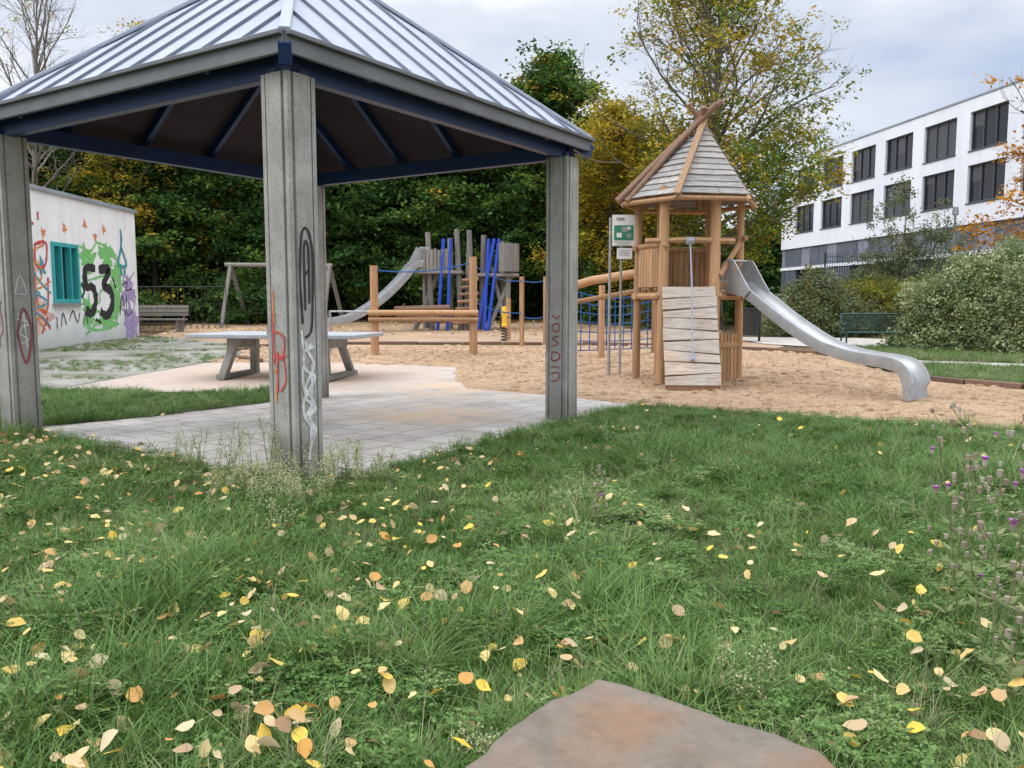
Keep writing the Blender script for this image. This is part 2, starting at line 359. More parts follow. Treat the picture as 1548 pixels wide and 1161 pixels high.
strip=[(-5.2,8.85),(-4.25,9.75),(-3.15,11.4),(-3.5,12.5),(-5.4,12.4),(-7.2,12.65),(-11.69,12.65),(-14,8.0),(-5.45,8.3)]
sheet('grass_verge',wig(strip,.03,.4,4),.020,M['soil'])
lawn=[(-14,8.2),(-5.35,8.7),(-5.02,8.48),(-3.66,7.44),(-2.61,6.74),(-1.80,6.16),(-1.38,6.10),(-1.10,6.40),(-.42,7.60),(.50,9.2),(1.71,10.78),(3.36,9.74),(4.58,9.06),(5.32,8.52),(12,5.3),(22,2),(22,-12),(-22,-12),(-22,8)]
sheet('lawn',wig(lawn,.04,.4,5),.024,M['soil'])
lawnR=[(7.35,19.3),(8.2,21.2),(13,20.5),(20,18),(20,9.5),(14,11.3),(11,12.1),(8.1,13.05),(7.55,13.7),(7.08,14.5)]
sheet('grass_bank',wig(lawnR,.05,.5,6),.020,M['soil'])
pathA=[(6.6,25.5),(6.9,22.6),(8.2,21.2),(9.5,21.3),(13,20.6),(20,18.2),(20,20),(13,22.7),(10.5,25)]
pathB=[(7.6,17.0),(8.0,17.9),(10.5,16.9),(14,14.6),(20,12.8),(20,11.8),(13.5,13.4),(10,15.8)]
sheet('gravel_path',wig(pathA,.05,.8,8),.024,M['path'])
sheet('gravel_path',wig(pathB,.05,.8,9),.028,M['path'])
kb=empty('timber_kerb')
def kerb(pts,nm):
    mb=MB()
    for a,b in zip(pts[:-1],pts[1:]):
        L=math.dist(a,b);n=max(1,round(L/1.2))
        for i in range(n):
            p=[a[0]+(b[0]-a[0])*i/n,a[1]+(b[1]-a[1])*i/n];q=[a[0]+(b[0]-a[0])*(i+.985)/n,a[1]+(b[1]-a[1])*(i+.985)/n]
            mb.beam((p[0],p[1],gz(p[1])+.03+random.uniform(-.01,.01)),(q[0],q[1],gz(q[1])+.03+random.uniform(-.01,.01)),.12,.12)
    mb.obj(nm,M['woodkerb'],kb,bevel=.015)
kerb([(-5.3,17.4),(-6.2,18.4),(-6.75,20),(-6.6,21.6),(-4.95,22.6),(-1.33,22.4),(1.9,22.3),(3.3,22.1),(5.0,21.4),(6.3,20.4),(7.2,19.4),(7.5,17.5),(7.3,15.8),(7.0,14.4),(7.5,13.6),(8.05,12.95),(11,12),(14,11.2)],'kerb_logs')

# ------------------------------------------------------------ grass
def blade(V,F,x,y,h,w,bend,ang,z0=0):
    k=len(V);dx,dy=math.cos(ang),math.sin(ang);px,py=-dy,dx
    for i,t in enumerate((0,.4,.75)):
        o=bend*t*t;ww=w*(1-t*.55)/2;z=z0+h*(t-.18*bend/h*t*t)
        V.append((x+dx*o-px*ww,y+dy*o-py*ww,z));V.append((x+dx*o+px*ww,y+dy*o+py*ww,z))
    V.append((x+dx*bend,y+dy*bend,z0+h*(1-.18*bend/h)))
    F.append((k,k+1,k+3,k+2));F.append((k+2,k+3,k+5,k+4));F.append((k+4,k+5,k+6))
def tuft(mat,n,rad,h0,h1,w=.0045,bendf=.7):
    V=[];F=[]
    for _ in range(n):
        a=random.uniform(0,6.28);r=rad*math.sqrt(random.random());h=random.uniform(h0,h1)
        blade(V,F,math.cos(a)*r,math.sin(a)*r,h,w*random.uniform(.6,1.3),h*random.uniform(.15,bendf*1.8),a+random.gauss(0,1.2))
    return mesh_obj('tuft',V,F,mat,lk=False)
def clover(n,rad):
    V=[];F=[]
    for _ in range(n):
        x,y=random.gauss(0,rad),random.gauss(0,rad);z=random.uniform(.03,.09)
        for j in range(3):
            a=j*2.09+random.random();k=len(V);s=random.uniform(.008,.016)
            V+=[(x,y,z),(x+s*math.cos(a-.6),y+s*math.sin(a-.6),z+.004),(x+1.5*s*math.cos(a),y+1.5*s*math.sin(a),z),(x+s*math.cos(a+.6),y+s*math.sin(a+.6),z+.004)]
            F.append((k,k+1,k+2,k+3))
    return mesh_obj('clover',V,F,M['grass'],lk=False)
tufts=[tuft(M['grass'],44,.085,.03,.08) for _ in range(4)]+[tuft(M['grass'],40,.075,.05,.13,.0042,.9) for _ in range(3)]+[tuft(M['grass'],34,.05,.09,.19,.0045,1.0) for _ in range(2)]+[clover(60,.05)]+[tuft(M['drygrass'],16,.06,.06,.18,.003,.9)]
def lowfreq(P,s,seed):
    r=np.random.default_rng(seed);v=np.zeros(len(P))
    for i in range(6):
        k=r.normal(size=2)*s;ph=r.uniform(0,6.28);v+=np.sin(P[:,0]*k[0]+P[:,1]*k[1]+ph)
    return v/6
def grass_pts(poly,x0,x1,y0,y1,dens,cone=True):
    n=int((x1-x0)*(y1-y0)*dens);P=np.c_[rng.uniform(x0,x1,n),rng.uniform(y0,y1,n)]
    k=inpoly(P,poly)
    if cone: k&=(np.abs(P[:,0])<.68*P[:,1]+1.0)
    return P[k]
Pn=grass_pts(lawn,-4.2,4.2,1.5,4.2,330); Pm=grass_pts(lawn,-7,7,4.2,7,200); Pf=grass_pts(lawn,-9,9,7,11,130)
Ps=grass_pts(strip,-12,-3,8,13,130,False)
P=np.vstack([Pn,Pm,Pf,Ps]);n=len(P)
lf=lowfreq(P,1.8,3)+.6*lowfreq(P,5,4)
u=rng.random(n)+lf*.8
idx=np.where(u<.62,rng.integers(0,4,n),np.where(u<1.05,rng.integers(4,7,n),rng.integers(7,9,n)))
q=rng.random(n)+.1*lowfreq(P,3,14);idx=np.where(q<.10,9,idx);idx=np.where(q>.93,10,idx)
rot=np.c_[rng.normal(0,.2,n),rng.normal(0,.2,n),rng.uniform(0,6.28,n)]
scatter('grass',np.c_[P,np.full(n,.022)],rot,rng.uniform(.65,1.2,n)*(1+.3*np.clip(lf,-1,1)),idx,tufts,rnd=.5+.5*lowfreq(P,1.1,21)+.4*lowfreq(P,4,22)+rng.normal(0,.2,n))
P=grass_pts(lawnR,7,17,10,22,80);P=P[~(inpoly(P,pathA)|inpoly(P,pathB))];n=len(P);Z=np.array([gz(y)+.02 for y in P[:,1]])
Pg=grass_pts(grav,-12,-6,12,26.5,40,False);kk=lowfreq(Pg,1.6,9)>.12;kk|=Pg[:,0]<-11.2;Pg=Pg[kk];Zg=np.array([gz(y)+.015 for y in Pg[:,1]])
PP=np.vstack([np.c_[P,Z],np.c_[Pg,Zg]]);n=len(PP)
scatter('verge_grass',PP,np.c_[np.zeros((n,2)),rng.uniform(0,6.28,n)],np.r_[rng.uniform(.8,1.3,len(P)),rng.uniform(.3,.7,len(Pg))],rng.integers(0,5,n),[tuft(M['grass'],40,.12,.05,.14,.007) for _ in range(3)]+[tuft(M['drygrass'],30,.1,.05,.14,.006) for _ in range(2)])
edge=[(-5.02,8.52),(-3.66,7.48),(-2.61,6.78),(-1.80,6.20),(-1.38,6.12),(-1.13,6.42),(-.46,7.60),(.46,9.2),(1.6,10.7)]
Q=[]
for a,b in zip(edge[:-1],edge[1:]):
    L=math.dist(a,b)
    for i in range(int(L*16)):
        t=random.random();o_=abs(random.gauss(0,.10));nx,ny=-(b[1]-a[1])/L,(b[0]-a[0])/L
        Q.append((a[0]+(b[0]-a[0])*t+nx*o_,a[1]+(b[1]-a[1])*t+ny*o_,.012))
Q=np.array(Q);n=len(Q)
scatter('edge_weeds',Q,np.c_[rng.normal(0,.2,(n,2)),rng.uniform(0,6.28,n)],rng.uniform(.3,.9,n),rng.integers(0,3,n),[tuft(M['grass'],26,.05,.03,.09) for _ in range(2)]+[tuft(M['drygrass'],22,.05,.04,.12,.004)])

def leafmesh(kind):
    V=[(0,0,0)];F=[];n=11;ax=random.uniform(.7,.95);cu=random.uniform(.1,.9);cv=random.uniform(-.3,.6)
    for i in range(n):
        t=2*math.pi*i/n;r=1.0*(1+.08*random.uniform(-1,1))
        if i==0: r=1.3
        x=r*math.cos(t);y=r*ax*math.sin(t);V.append((x,y,cu*y*y*.6+cv*x*x*.4+random.uniform(-.07,.07)))
    for i in range(n): F.append((0,1+i,1+(i+1)%n))
    k=len(V);V+=[(-.9,-.03,0),(-1.9,-.03,.2),(-1.9,.03,.2),(-.9,.03,0)];F.append((k,k+1,k+2,k+3))
    return mesh_obj('leaf',V,F,M['fallen'],lk=False,smooth=True)
def leafpts(n,x0,x1,y0,y1,poly,wf):
    P=np.c_[rng.uniform(x0,x1,n),rng.uniform(y0,y1,n)];k=inpoly(P,poly)&(np.abs(P[:,0])<.7*P[:,1]+1.2);P=P[k]
    return P[rng.random(len(P))<wf(P)]
P=leafpts(16000,-5,5,1.5,8,lawn,lambda P:np.clip(.36-.11*(P[:,0])-.06*(P[:,1]-2)+.30*lowfreq(P,2.5,12),.035,.7)*np.where(P[:,1]>4.6,.35,1))
P2=leafpts(420,-6,8,6,11,lawn,lambda P:np.full(len(P),.4)); P3=leafpts(80,-6,2,6,16,pav,lambda P:np.full(len(P),.3))
z=np.r_[rng.uniform(.05,.14,len(P)+len(P2)),np.full(len(P3),.025)]
P=np.vstack([P,P2,P3]);n=len(P)
scatter('fallen_leaves',np.c_[P,z],np.c_[rng.normal(0,.5,n),rng.normal(0,.5,n),rng.uniform(0,6.28,n)],rng.uniform(.012,.033,n),rng.integers(0,8,n),[leafmesh(0) for _ in range(8)],rnd=rng.random(n)*1.15)
n=2600;P=np.c_[rng.uniform(-13,7,n),rng.uniform(24,35,n)];P=P[rng.random(n)<np.clip((P[:,1]-24)/9,.05,1)];n=len(P);Z=np.array([gz(y)+.03 for y in P[:,1]])
scatter('leaf_litter_drift',np.c_[P,Z],np.c_[rng.normal(0,.3,(n,2)),rng.uniform(0,6.28,n)],rng.uniform(.03,.06,n),rng.integers(0,3,n),[leafmesh(0) for _ in range(3)],rnd=.6+.5*rng.random(n))
def clod():
    V=[];F=[];n=9
    for k_,(s,z) in enumerate(((1,0),(.75,.25),(.35,.36))):
        for i in range(n): 
            t=6.283*i/n;r=s*random.uniform(.8,1.2);V.append((r*math.cos(t),r*math.sin(t)*.7,z*random.uniform(.8,1.2)))
    V.append((0,0,.38))
    for k_ in range(2):
        for i in range(n): F.append((k_*n+i,k_*n+(i+1)%n,(k_+1)*n+(i+1)%n,(k_+1)*n+i))
    for i in range(n): F.append((2*n+i,2*n+(i+1)%n,3*n))
    return mesh_obj('clod',V,F,M['sand'],lk=False,smooth=True)
n=5200;P=np.c_[rng.uniform(-7,9,n),rng.uniform(8,22,n)];P=P[inpoly(P,sand)&~inpoly(P,lawn)&~inpoly(P,pav)];n=len(P)
scatter('sand_ridges',np.c_[P,[gz(y)-.004 for y in P[:,1]]],np.c_[np.zeros((n,2)),rng.uniform(0,6.28,n)],rng.uniform(.04,.15,n),rng.integers(0,4,n),[clod() for _ in range(4)])

# ------------------------------------------------------------ stone
poly=[(-.12,1.87),(-.03,2.03),(.08,2.15),(.18,2.25),(.25,2.33),(.33,2.31),(.45,2.21),(.55,2.15),(.70,2.06),(.78,1.92),(.80,1.7),(.74,1.45),(.55,1.25),(.25,1.15),(-.05,1.2),(-.22,1.45),(-.2,1.7)]
cx,cy=.33,1.75;V=[];F=[];pl=wig(poly,.010,.04,11);n=len(pl)
rings=[(1.06,0.0),(1.05,.12),(1.03,.20),(1.01,.232),(.985,.247),(.95,.252),(.9,.254),(.8,.256),(.7,.258),(.6,.26),(.5,.262),(.4,.265),(.3,.267),(.2,.268),(.1,.268)]
def stz(X,Y):   # bedding step and a hairline crack as real relief
    z=.022*mn.noise(Vector((X*3,Y*3,1)))+.010*mn.noise(Vector((X*10,Y*10,1)))+.004*mn.noise(Vector((X*30,Y*30,1)))
    l=X-.42-.35*(Y-1.9)+.03*mn.noise(Vector((X*6,Y*6,4)));z-=.010/(1+math.exp(-l*70));return z
for s,zz in rings:
    for x,y in pl:
        X=cx+(x-cx)*s;Y=cy+(y-cy)*s;V.append((X,Y,zz+(stz(X,Y) if zz>.1 else 0)))
V.append((cx,cy,.27))
for r in range(len(rings)-1):
    for i in range(n): F.append((r*n+i,r*n+(i+1)%n,(r+1)*n+(i+1)%n,(r+1)*n+i))
r=len(rings)-1
for i in range(n): F.append((r*n+i,r*n+(i+1)%n,len(V)-1))
mesh_obj('stone_slab',V,F,M['stone'],smooth=True)

# ------------------------------------------------------------ pavilion
pv=empty('pavilion')
c0=Vector((-2.215,8.96,0));e1=Vector((math.cos(R(57)),math.sin(R(57)),0));e2=Vector((-e1.y,e1.x,0));hs=2.015;he=2.25
h=.142
prof=[]
for sx,sy in((1,1),(-1,1),(-1,-1),(1,-1)):
    cpts=[(h,h-.065),(h-.025,h-.065),(h-.025,h-.045),(h-.008,h-.045),(h-.008,h-.008),(h-.045,h-.008),(h-.045,h-.025),(h-.065,h-.025),(h-.065,h)]
    if sx*sy<0: cpts=cpts[::-1]
    prof+=[(sx*a,sy*b) for a,b in cpts]
posts=[]
for a,b in((-1,-1),(1,-1),(1,1),(-1,1)):
    p=c0+e1*a*hs+e2*b*hs;posts.append(p)
    V=[];F=[];m_=len(prof)
    for zz in (-.1,2.98):
        for x,y in prof: V.append(p+e1*x+e2*y+Vector((0,0,zz)))
    for i in range(m_): F.append((i,(i+1)%m_,m_+(i+1)%m_,m_+i))
    F.append(tuple(range(m_,2*m_)))
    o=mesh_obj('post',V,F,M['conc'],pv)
    bm=bmesh.new();bm.from_mesh(o.data);bmesh.ops.recalc_face_normals(bm,faces=bm.faces);bm.to_mesh(o.data);bm.free()
T=c0+Vector((0,0,4.96));ez=3.20
cor=[c0+e1*a*he+e2*b*he+Vector((0,0,ez)) for a,b in((-1,-1),(1,-1),(1,1),(-1,1))]
roof=MB();seam=MB();under=MB();raf=MB();fas=MB();hip=MB();beam=MB();drk=MB()
for i in range(4):
    A,B=cor[i],cor[(i+1)%4];mid=(A+B)/2;nrm=(B-A).cross(T-A).normalized()
    if nrm.z<0:nrm=-nrm
    roof.add([A,B,T],[(0,1,2)])
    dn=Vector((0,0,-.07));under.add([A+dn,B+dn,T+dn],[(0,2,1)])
    K=10
    for j in range(1,K):
        s=j/K;p=A.lerp(B,s);q=p+(T-mid)*(1-abs(2*s-1))*.985
        seam.beam(p+nrm*.012,q+nrm*.012,.014,.026,nrm)
        if j in(2,4,6,8):
            ql=p+(T-mid)*(1-abs(2*s-1))*.97
            drk.beam(p.lerp(ql,.03)+Vector((0,0,-.125)),ql+Vector((0,0,-.125)),.06,.10,nrm)
    out=(mid-c0);out.z=0;out.normalize()
    dirn=(B-A).normalized()
    fas.beam(A+Vector((0,0,-.075)),B+Vector((0,0,-.075)),.035,.13)
    fas.beam(A+out*.03+Vector((0,0,-.01)),B+out*.03+Vector((0,0,-.01)),.05,.035)
    a=posts[i]+Vector((0,0,3.05));b_=posts[(i+1)%4]+Vector((0,0,3.05))
    beam.beam(a+out*.02-dirn*.1,b_+out*.02+dirn*.1,.10,.16)
    hip.beam(A+Vector((0,0,.012)),T+Vector((0,0,.03)),.08,.04)
    raf.beam(A+Vector((0,0,-.15)),T+Vector((0,0,-.17)),.09,.14)
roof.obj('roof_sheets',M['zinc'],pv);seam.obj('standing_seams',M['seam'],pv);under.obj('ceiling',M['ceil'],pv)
fas.obj('fascia',M['fascia'],pv,bevel=.006);hip.obj('hip_caps',M['zinc'],pv,bevel=.01);raf.obj('hip_rafters',M['blue'],pv);beam.obj('ring_beams',M['blue'],pv,bevel=.006);drk.obj('rafters',M['blue'],pv)
fb=MB()
for p in posts: fb.box(p+Vector((0,0,3.0)),(.2,.2,.06),R(57))
fb.obj('post_caps',M['blue'],pv)

def strokes(name,origin,tan,nrm,lst,mat,parent,w=.03,off=.004):
    mb_V=[];mb_F=[];tan=Vector(tan);nrm=Vector(nrm);origin=Vector(origin)
    for st in lst:
        ww=w
        pts=[Vector((a,b)) for a,b in st];out=[]
        for i in range(len(pts)-1):
            p0=pts[max(i-1,0)];p1=pts[i];p2=pts[i+1];p3=pts[min(i+2,len(pts)-1)]
            for j in range(6):
                t=j/6;out.append(.5*((2*p1)+(-p0+p2)*t+(2*p0-5*p1+4*p2-p3)*t*t+(-p0+3*p1-3*p2+p3)*t**3))
        out.append(pts[-1]);k=len(mb_V)
        off_=off+random.uniform(0,.003)
        for i,p in enumerate(out):
            d=(out[min(i+1,len(out)-1)]-out[max(i-1,0)])
            d=d.normalized() if d.length>1e-6 else Vector((1,0));q=Vector((-d.y,d.x))*ww/2*random.uniform(.7,1.15)
            for s in(-1,1):
                r=p+q*s;mb_V.append(origin+tan*r.x+Vector((0,0,r.y))+nrm*off_)
        for i in range(len(out)-1): mb_F.append((k+2*i,k+2*i+1,k+2*i+3,k+2*i+2))
    return mesh_obj(name,mb_V,mb_F,mat,parent)
def squig(x0,x1,z0,z1,n,amp=1):
    return [(random.uniform(x0,x1),z0+(z1-z0)*i/(n-1)+random.uniform(-.03,.03)) for i in range(n)]
def face(pi,which):
    p=posts[pi]
    if which=='R': return p-e2*.142,e1,-e2
    return p-e1*.142,-e2,-e1
o,t,nv=face(0,'R')
strokes('graffiti_black',o,t,nv,[[(-.05,1.2),(-.065,1.55),(-.04,1.85),(.02,1.88),(.06,1.7),(.05,1.35),(.03,1.15),(-.03,1.1)],[(-.02,1.3),(-.02,1.75),(.02,1.75),(.02,1.35)],[(-.03,1.55),(.03,1.6)]],M['black'],pv,.022)
strokes('graffiti_white',o,t,nv,[[(-.065,1.15),(-.05,.95),(-.065,.8),(-.03,.65)],squig(-.06,.06,.35,1.05,9),squig(-.06,.06,.2,.75,8),squig(-.06,.06,.5,1.1,7),[(-.06,1.0),(.05,1.03)],[(-.06,.5),(.04,.62)],[(0,.3),(.03,.9)]],M['spraywhite'],pv,.026)
o,t,nv=face(0,'L')
strokes('graffiti_red',o,t,nv,[[(-.06,1.3),(-.06,1.0),(-.06,.9)],[(-.05,1.15),(.05,1.1),(.03,.95),(-.04,.98)],[(-.07,.95),(.07,.97)],[(.03,1.0),(.06,.8),(0,.7)],[(-.02,1.0),(-.03,.7)]],M['red'],pv,.018)
strokes('graffiti_orange',o,t,nv,[[(-.06,1.45),(-.05,1.2)],[(-.07,.85),(-.02,.87)],[(-.04,.75),(-.05,.62)]],M['orange'],pv,.018)
o,t,nv=face(1,'L')
strokes('graffiti_script',o,t,nv,[[(-.05,1.22),(.02,1.18),(.05,1.22)],[(-.04,1.1),(.04,1.12),(.04,1.03),(-.04,1.05),(-.04,1.1)],[(.05,.98),(-.04,.95),(.04,.9),(-.05,.86)],[(-.04,.8),(.05,.78),(.05,.72),(-.04,.7),(-.04,.8)],[(-.05,.63),(.05,.62)],[(-.05,.55),(.04,.56),(.04,.48),(-.05,.46)]],M['redd'],pv,.016)
o,t,nv=face(3,'R')
strokes('graffiti_diamond',o,t,nv,[[(-.07,1.05),(0,1.3),(.07,1.05),(0,.75),(-.07,1.05)]],M['redd'],pv,.022)
strokes('graffiti_tag',o,t,nv,[[(-.07,1.45),(-.02,1.62),(.04,1.45),(-.07,1.45)],squig(-.06,.06,.95,1.25,7),[(-.06,1.2),(.06,1.15)],[(0,1.25),(.02,.9)]],M['spraywhite'],pv,.016)
o,t,nv=face(3,'L')
strokes('graffiti_mark',o,t,nv,[squig(-.07,.06,.9,1.4,6)],M['redd'],pv,.014)

# ------------------------------------------------------------ graffiti hut
hut=empty('graffiti_hut')
wx=-11.7
mb=MB()
y0,y1=10.,26.;wy0,wy1=21.25,22.45;wz0,wz1=1.42,2.85;th=.3;H=4.12
def wp(ya,yb,za,zb): mb.box((wx-th/2,(ya+yb)/2,(za+zb)/2),(th,yb-ya,zb-za))
wp(y0,wy0,0,H);wp(wy1,y1,0,H);wp(wy0,wy1,0,wz0);wp(wy0,wy1,wz1,H)
mb.box((wx-5,y1-.15,H/2),(9.4,.3,H));mb.box((wx-5,y0+.15,H/2),(9.4,.3,H));mb.box((wx-9.85,(y0+y1)/2,H/2),(.3,y1-y0,H))
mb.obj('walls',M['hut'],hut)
mb=MB();mb.box((wx-4.98,(y0+y1)/2,H+.05),(10.1,16.1,.10));mb.obj('roof_edge',M['cap'],hut,bevel=.01)
mb=MB()
for ya,yb,za,zb in((wy0-.05,wy1+.05,wz0-.06,wz0+.04),(wy0-.05,wy1+.05,wz1-.04,wz1+.06),(wy0-.05,wy0+.05,wz0+.04,wz1-.04),(wy1-.05,wy1+.05,wz0+.04,wz1-.04),(21.6,21.66,wz0+.04,wz1-.04),(22.05,22.11,wz0+.04,wz1-.04)):
    mb.box((wx-.04,(ya+yb)/2,(za+zb)/2),(.16,yb-ya,zb-za))
mb.obj('window_frame',M['teal'],hut)
mb=MB();mb.box((wx-.12,(wy0+wy1)/2,(wz0+wz1)/2),(.02,wy1-wy0,wz1-wz0));mb.obj('window_glass',M['glass'],hut)
mb=MB();mb.box((wx+.03,(wy0+wy1)/2,wz0-.09),(.2,1.4,.05));mb.obj('window_sill',M['galv'],hut)
O=(wx,0,0);TN=(0,1,0);NR=(1,0,0)
def blobpoly(name,cy_,cz_,ry,rz,mat,seed,off=.003,n=40,rough=.3):
    r=random.Random(seed);V=[(wx+off,cy_,cz_)];ph=[r.uniform(0,6.28) for _ in range(6)]
    for i in range(n):
        t=2*math.pi*i/n;q=1+rough*(.4*math.sin(3*t+ph[0])+.35*math.sin(5*t+ph[1])+.4*math.sin(8*t+ph[2])+.3*math.sin(13*t+ph[3]))
        V.append((wx+off,cy_+ry*q*math.cos(t),cz_+rz*q*math.sin(t)))
    return mesh_obj(name,V,[(0,1+i,1+(i+1)%n) for i in range(n)],mat,hut)
for i,(a,b_,c_,d,sd) in enumerate([(23.0,2.5,.38,.4,1),(24.1,2.7,.42,.35,2),(24.55,1.4,.3,.5,3),(22.95,1.1,.3,.4,4),(24.0,.85,.55,.22,5),(24.7,2.2,.3,.4,6)]): blobpoly('paint_green_%d'%i,a,b_,c_,d,M['green'],sd,.003+.0006*i,rough=.45)
blobpoly('paint_purple_1',25.45,.75,.45,.5,M['purple'],8,.0070);blobpoly('paint_purple_2',25.35,1.7,.38,.4,M['purple'],9,.0076,rough=.5)
blobpoly('paint_pink_1',20.1,2.1,.5,.45,M['pink'],15,.0032,rough=.5);blobpoly('paint_pink_2',20.5,1.1,.5,.45,M['pink'],16,.0036,rough=.5);blobpoly('paint_teal_1',20.75,2.25,.14,.2,M['tealp'],17,.0040,rough=.5)
for i,(a,b_) in enumerate([(22.95,3.5),(24.0,3.45),(20.9,3.1),(23.5,3.2),(21.9,3.3)]): blobpoly('paint_orange_%d'%i,a,b_,.09,.11,M['orange'],12+i,.004,rough=.6)
strokes('tag_black',O,TN,NR,[[(23.4,2.32),(22.88,2.30),(22.85,1.82),(23.22,1.80),(23.36,1.45),(23.1,1.08),(22.78,1.18)],[(23.6,2.3),(24.2,2.32),(23.85,1.88),(24.25,1.7),(24.3,1.3),(23.95,1.0),(23.58,1.12)]],M['black'],hut,.26,.009)
strokes('tag_black_edge',O,TN,NR,[[(22.6,1.5),(22.75,1.7),(22.6,1.9)],[(24.4,2.1),(24.55,1.8)],[(23.3,.9),(23.6,.8)]],M['black'],hut,.09,.0085)
strokes('tag_green_lines',O,TN,NR,[[(22.6,2.9),(23.2,2.8),(23.6,3.05),(24.3,2.9),(24.8,2.6),(24.8,1.8),(24.5,.8),(23.5,.6),(22.8,.7)],squig(22.6,24.8,.6,2.9,8),squig(22.7,25.0,.5,2.6,8),[(24.6,2.4),(25.1,2.2),(24.8,1.6)]],M['green'],hut,.07,.0045)
strokes('tag_teal_figure',O,TN,NR,[[(25.0,3.0),(25.05,3.3),(25.0,3.55)],[(25.0,3.0),(24.8,2.5),(25.3,2.5),(25.02,3.0)],[(24.9,2.5),(24.95,2.2)],[(25.15,2.5),(25.2,2.2)]],M['tealp'],hut,.10,.0125)
strokes('tag_purple',O,TN,NR,[[(24.7,2.0),(25.0,2.2),(25.4,2.1),(25.8,2.3)],[(24.8,1.2),(25.2,1.5),(25.6,1.1),(25.85,1.6)],squig(24.7,25.8,.5,2.1,8)],M['purple'],hut,.05,.011)
strokes('tag_dark_thin',O,TN,NR,[[(24.75,1.0),(24.9,1.6),(25.1,1.0)],[(25.2,1.6),(25.2,1.0),(25.5,1.1)],[(22.6,.8),(22.75,1.1),(22.85,.8)],[(21.9,.9),(22.1,1.15),(22.3,.85),(22.45,1.1)],[(21.3,1.0),(21.3,.7)],[(21.5,.75),(21.6,1.1),(21.75,.8)],[(25.0,1.9),(25.3,2.0),(25.2,1.75),(25.6,1.8)],[(19.9,1.0),(20.1,.85),(20.3,1.05)]],M['dark'],hut,.035,.0155)
strokes('tag_red_outline',O,TN,NR,[[(19.6,2.75),(20.2,2.9),(20.2,2.3),(19.7,2.2),(20.3,2.0),(20.2,1.6),(19.6,1.5)],[(20.5,2.8),(21.0,2.85),(20.9,2.3),(20.5,2.3),(20.5,2.8)],[(20.4,2.2),(20.5,1.3),(20.9,1.2),(21.0,2.0)],[(19.6,1.3),(20.0,.8),(20.6,1.0),(21.0,.7)],[(20.0,.6),(20.1,1.4)],[(20.6,.6),(20.9,1.0)],[(19.7,3.4),(19.9,3.6),(20.0,3.3)],[(20.3,3.6),(20.3,3.3),(20.5,3.3)],[(20.1,3.3),(20.1,3.6)],[(20.0,3.45),(20.25,3.45)],[(20.7,3.6),(20.7,3.4)]],M['red'],hut,.08,.006)
strokes('tag_orange_lines',O,TN,NR,[squig(19.5,21.0,.7,2.8,8),squig(19.6,21.0,.7,2.0,7),[(19.5,1.9),(20.4,1.7),(21.1,1.9)]],M['orange'],hut,.05,.0085)
strokes('tag_teal_lines',O,TN,NR,[[(20.1,2.6),(20.5,2.0),(21.1,1.6)],[(19.6,1.0),(20.3,1.25)],squig(19.6,20.6,1.2,1.9,5),squig(20.2,21.0,.8,1.6,5)],M['tealp'],hut,.05,.0105)

# ------------------------------------------------------------ office building
ob=empty('office_building')
X0=28.8;sl=-.139
fn=Vector((-1,sl,0)).normalized()
def fp(Y,z,off=0): return Vector((X0+sl*Y,Y,z))+fn*off
mbw=MB();fr=MB();gl=MB();bl=MB();lv=MB();lv2=MB()
def fbox(mbx,Ya,Yb,za,zb,o0,o1):
    V=[fp(Y,z,o) for Y in(Ya,Yb) for z in(za,zb) for o in(o0,o1)]
    mbx.add(V,[(0,1,3,2),(4,6,7,5),(0,4,5,1),(2,3,7,6),(0,2,6,4),(1,5,7,3)])
Ys=26.0;Ye=62.5;rows=[(8.93,10.83),(6.35,8.22)]
TH=-.35
wins=[39.8+3.6*k for k in range(-3,7) if 39.8+3.6*k+2.6<Ye]
fbox(mbw,Ys,Ye,10.83,11.5,TH,0);fbox(mbw,Ys,Ye,8.22,8.93,TH,0);fbox(mbw,Ys,Ye,5.3,6.35,TH,0)
for za,zb in rows:
    prev=Ys
    for k,Y in enumerate(wins):
        fbox(mbw,prev,Y,za,zb,TH,0);prev=Y+2.6
        fbox(fr,Y,Y+2.6,za,za+.07,-.22,-.12);fbox(fr,Y,Y+2.6,zb-.07,zb,-.22,-.12)
        for q in (0,.87,1.73,2.53): fbox(fr,Y+q,Y+q+.07,za+.07,zb-.07,-.22,-.121)
        if random.random()<.5: fbox(bl,Y+.07,Y+2.53,za+.07,zb-.07,-.20,-.18)
        else:
            fbox(gl,Y+.07,Y+2.53,za+.07,zb-.07,-.21,-.19)
            q=random.choice([.1,.95,1.8]);fbox(bl,Y+q,Y+q+.65,zb-.07-random.uniform(.4,1.2),zb-.08,-.185,-.175)
        fbox(fr,Y-.04,Y+2.64,za-.05,za,-.02,.05)
    fbox(mbw,prev,Ye,za,zb,TH,0)
Y=Ys;i=0
while Y<Ye-.1:
    L=min(1.2,Ye-Y);fbox(lv if i%3 else lv2,Y,Y+L-.03,3.95,5.3,-.3,-.10-.02*(i%2));Y+=L;i+=1
fbox(mbw,Ys,Ye,3.75,3.95,TH,.02)
Y=Ys;i=0
while Y<Ye-.1:
    L=min(1.8,Ye-Y)
    (fbox(gl,Y,Y+L-.1,.4,3.75,-.3,-.15) if i%4 in(1,2) else fbox(lv,Y,Y+L-.1,.4,3.75,-.3,-.05));Y+=L;i+=1
fbox(lv,Ys,Ye,.2,3.75,-.6,-.32)
V=[fp(Ys,z,TH-.01) for z in(0,11.45)]+[fp(Ys,z,-14) for z in(0,11.45)]+[fp(Ye,z,TH-.01) for z in(0,11.45)]+[fp(Ye,z,-14) for z in(0,11.45)]
mbw.add(V,[(0,1,3,2),(4,6,7,5),(0,4,5,1),(1,5,7,3),(2,3,7,6)])
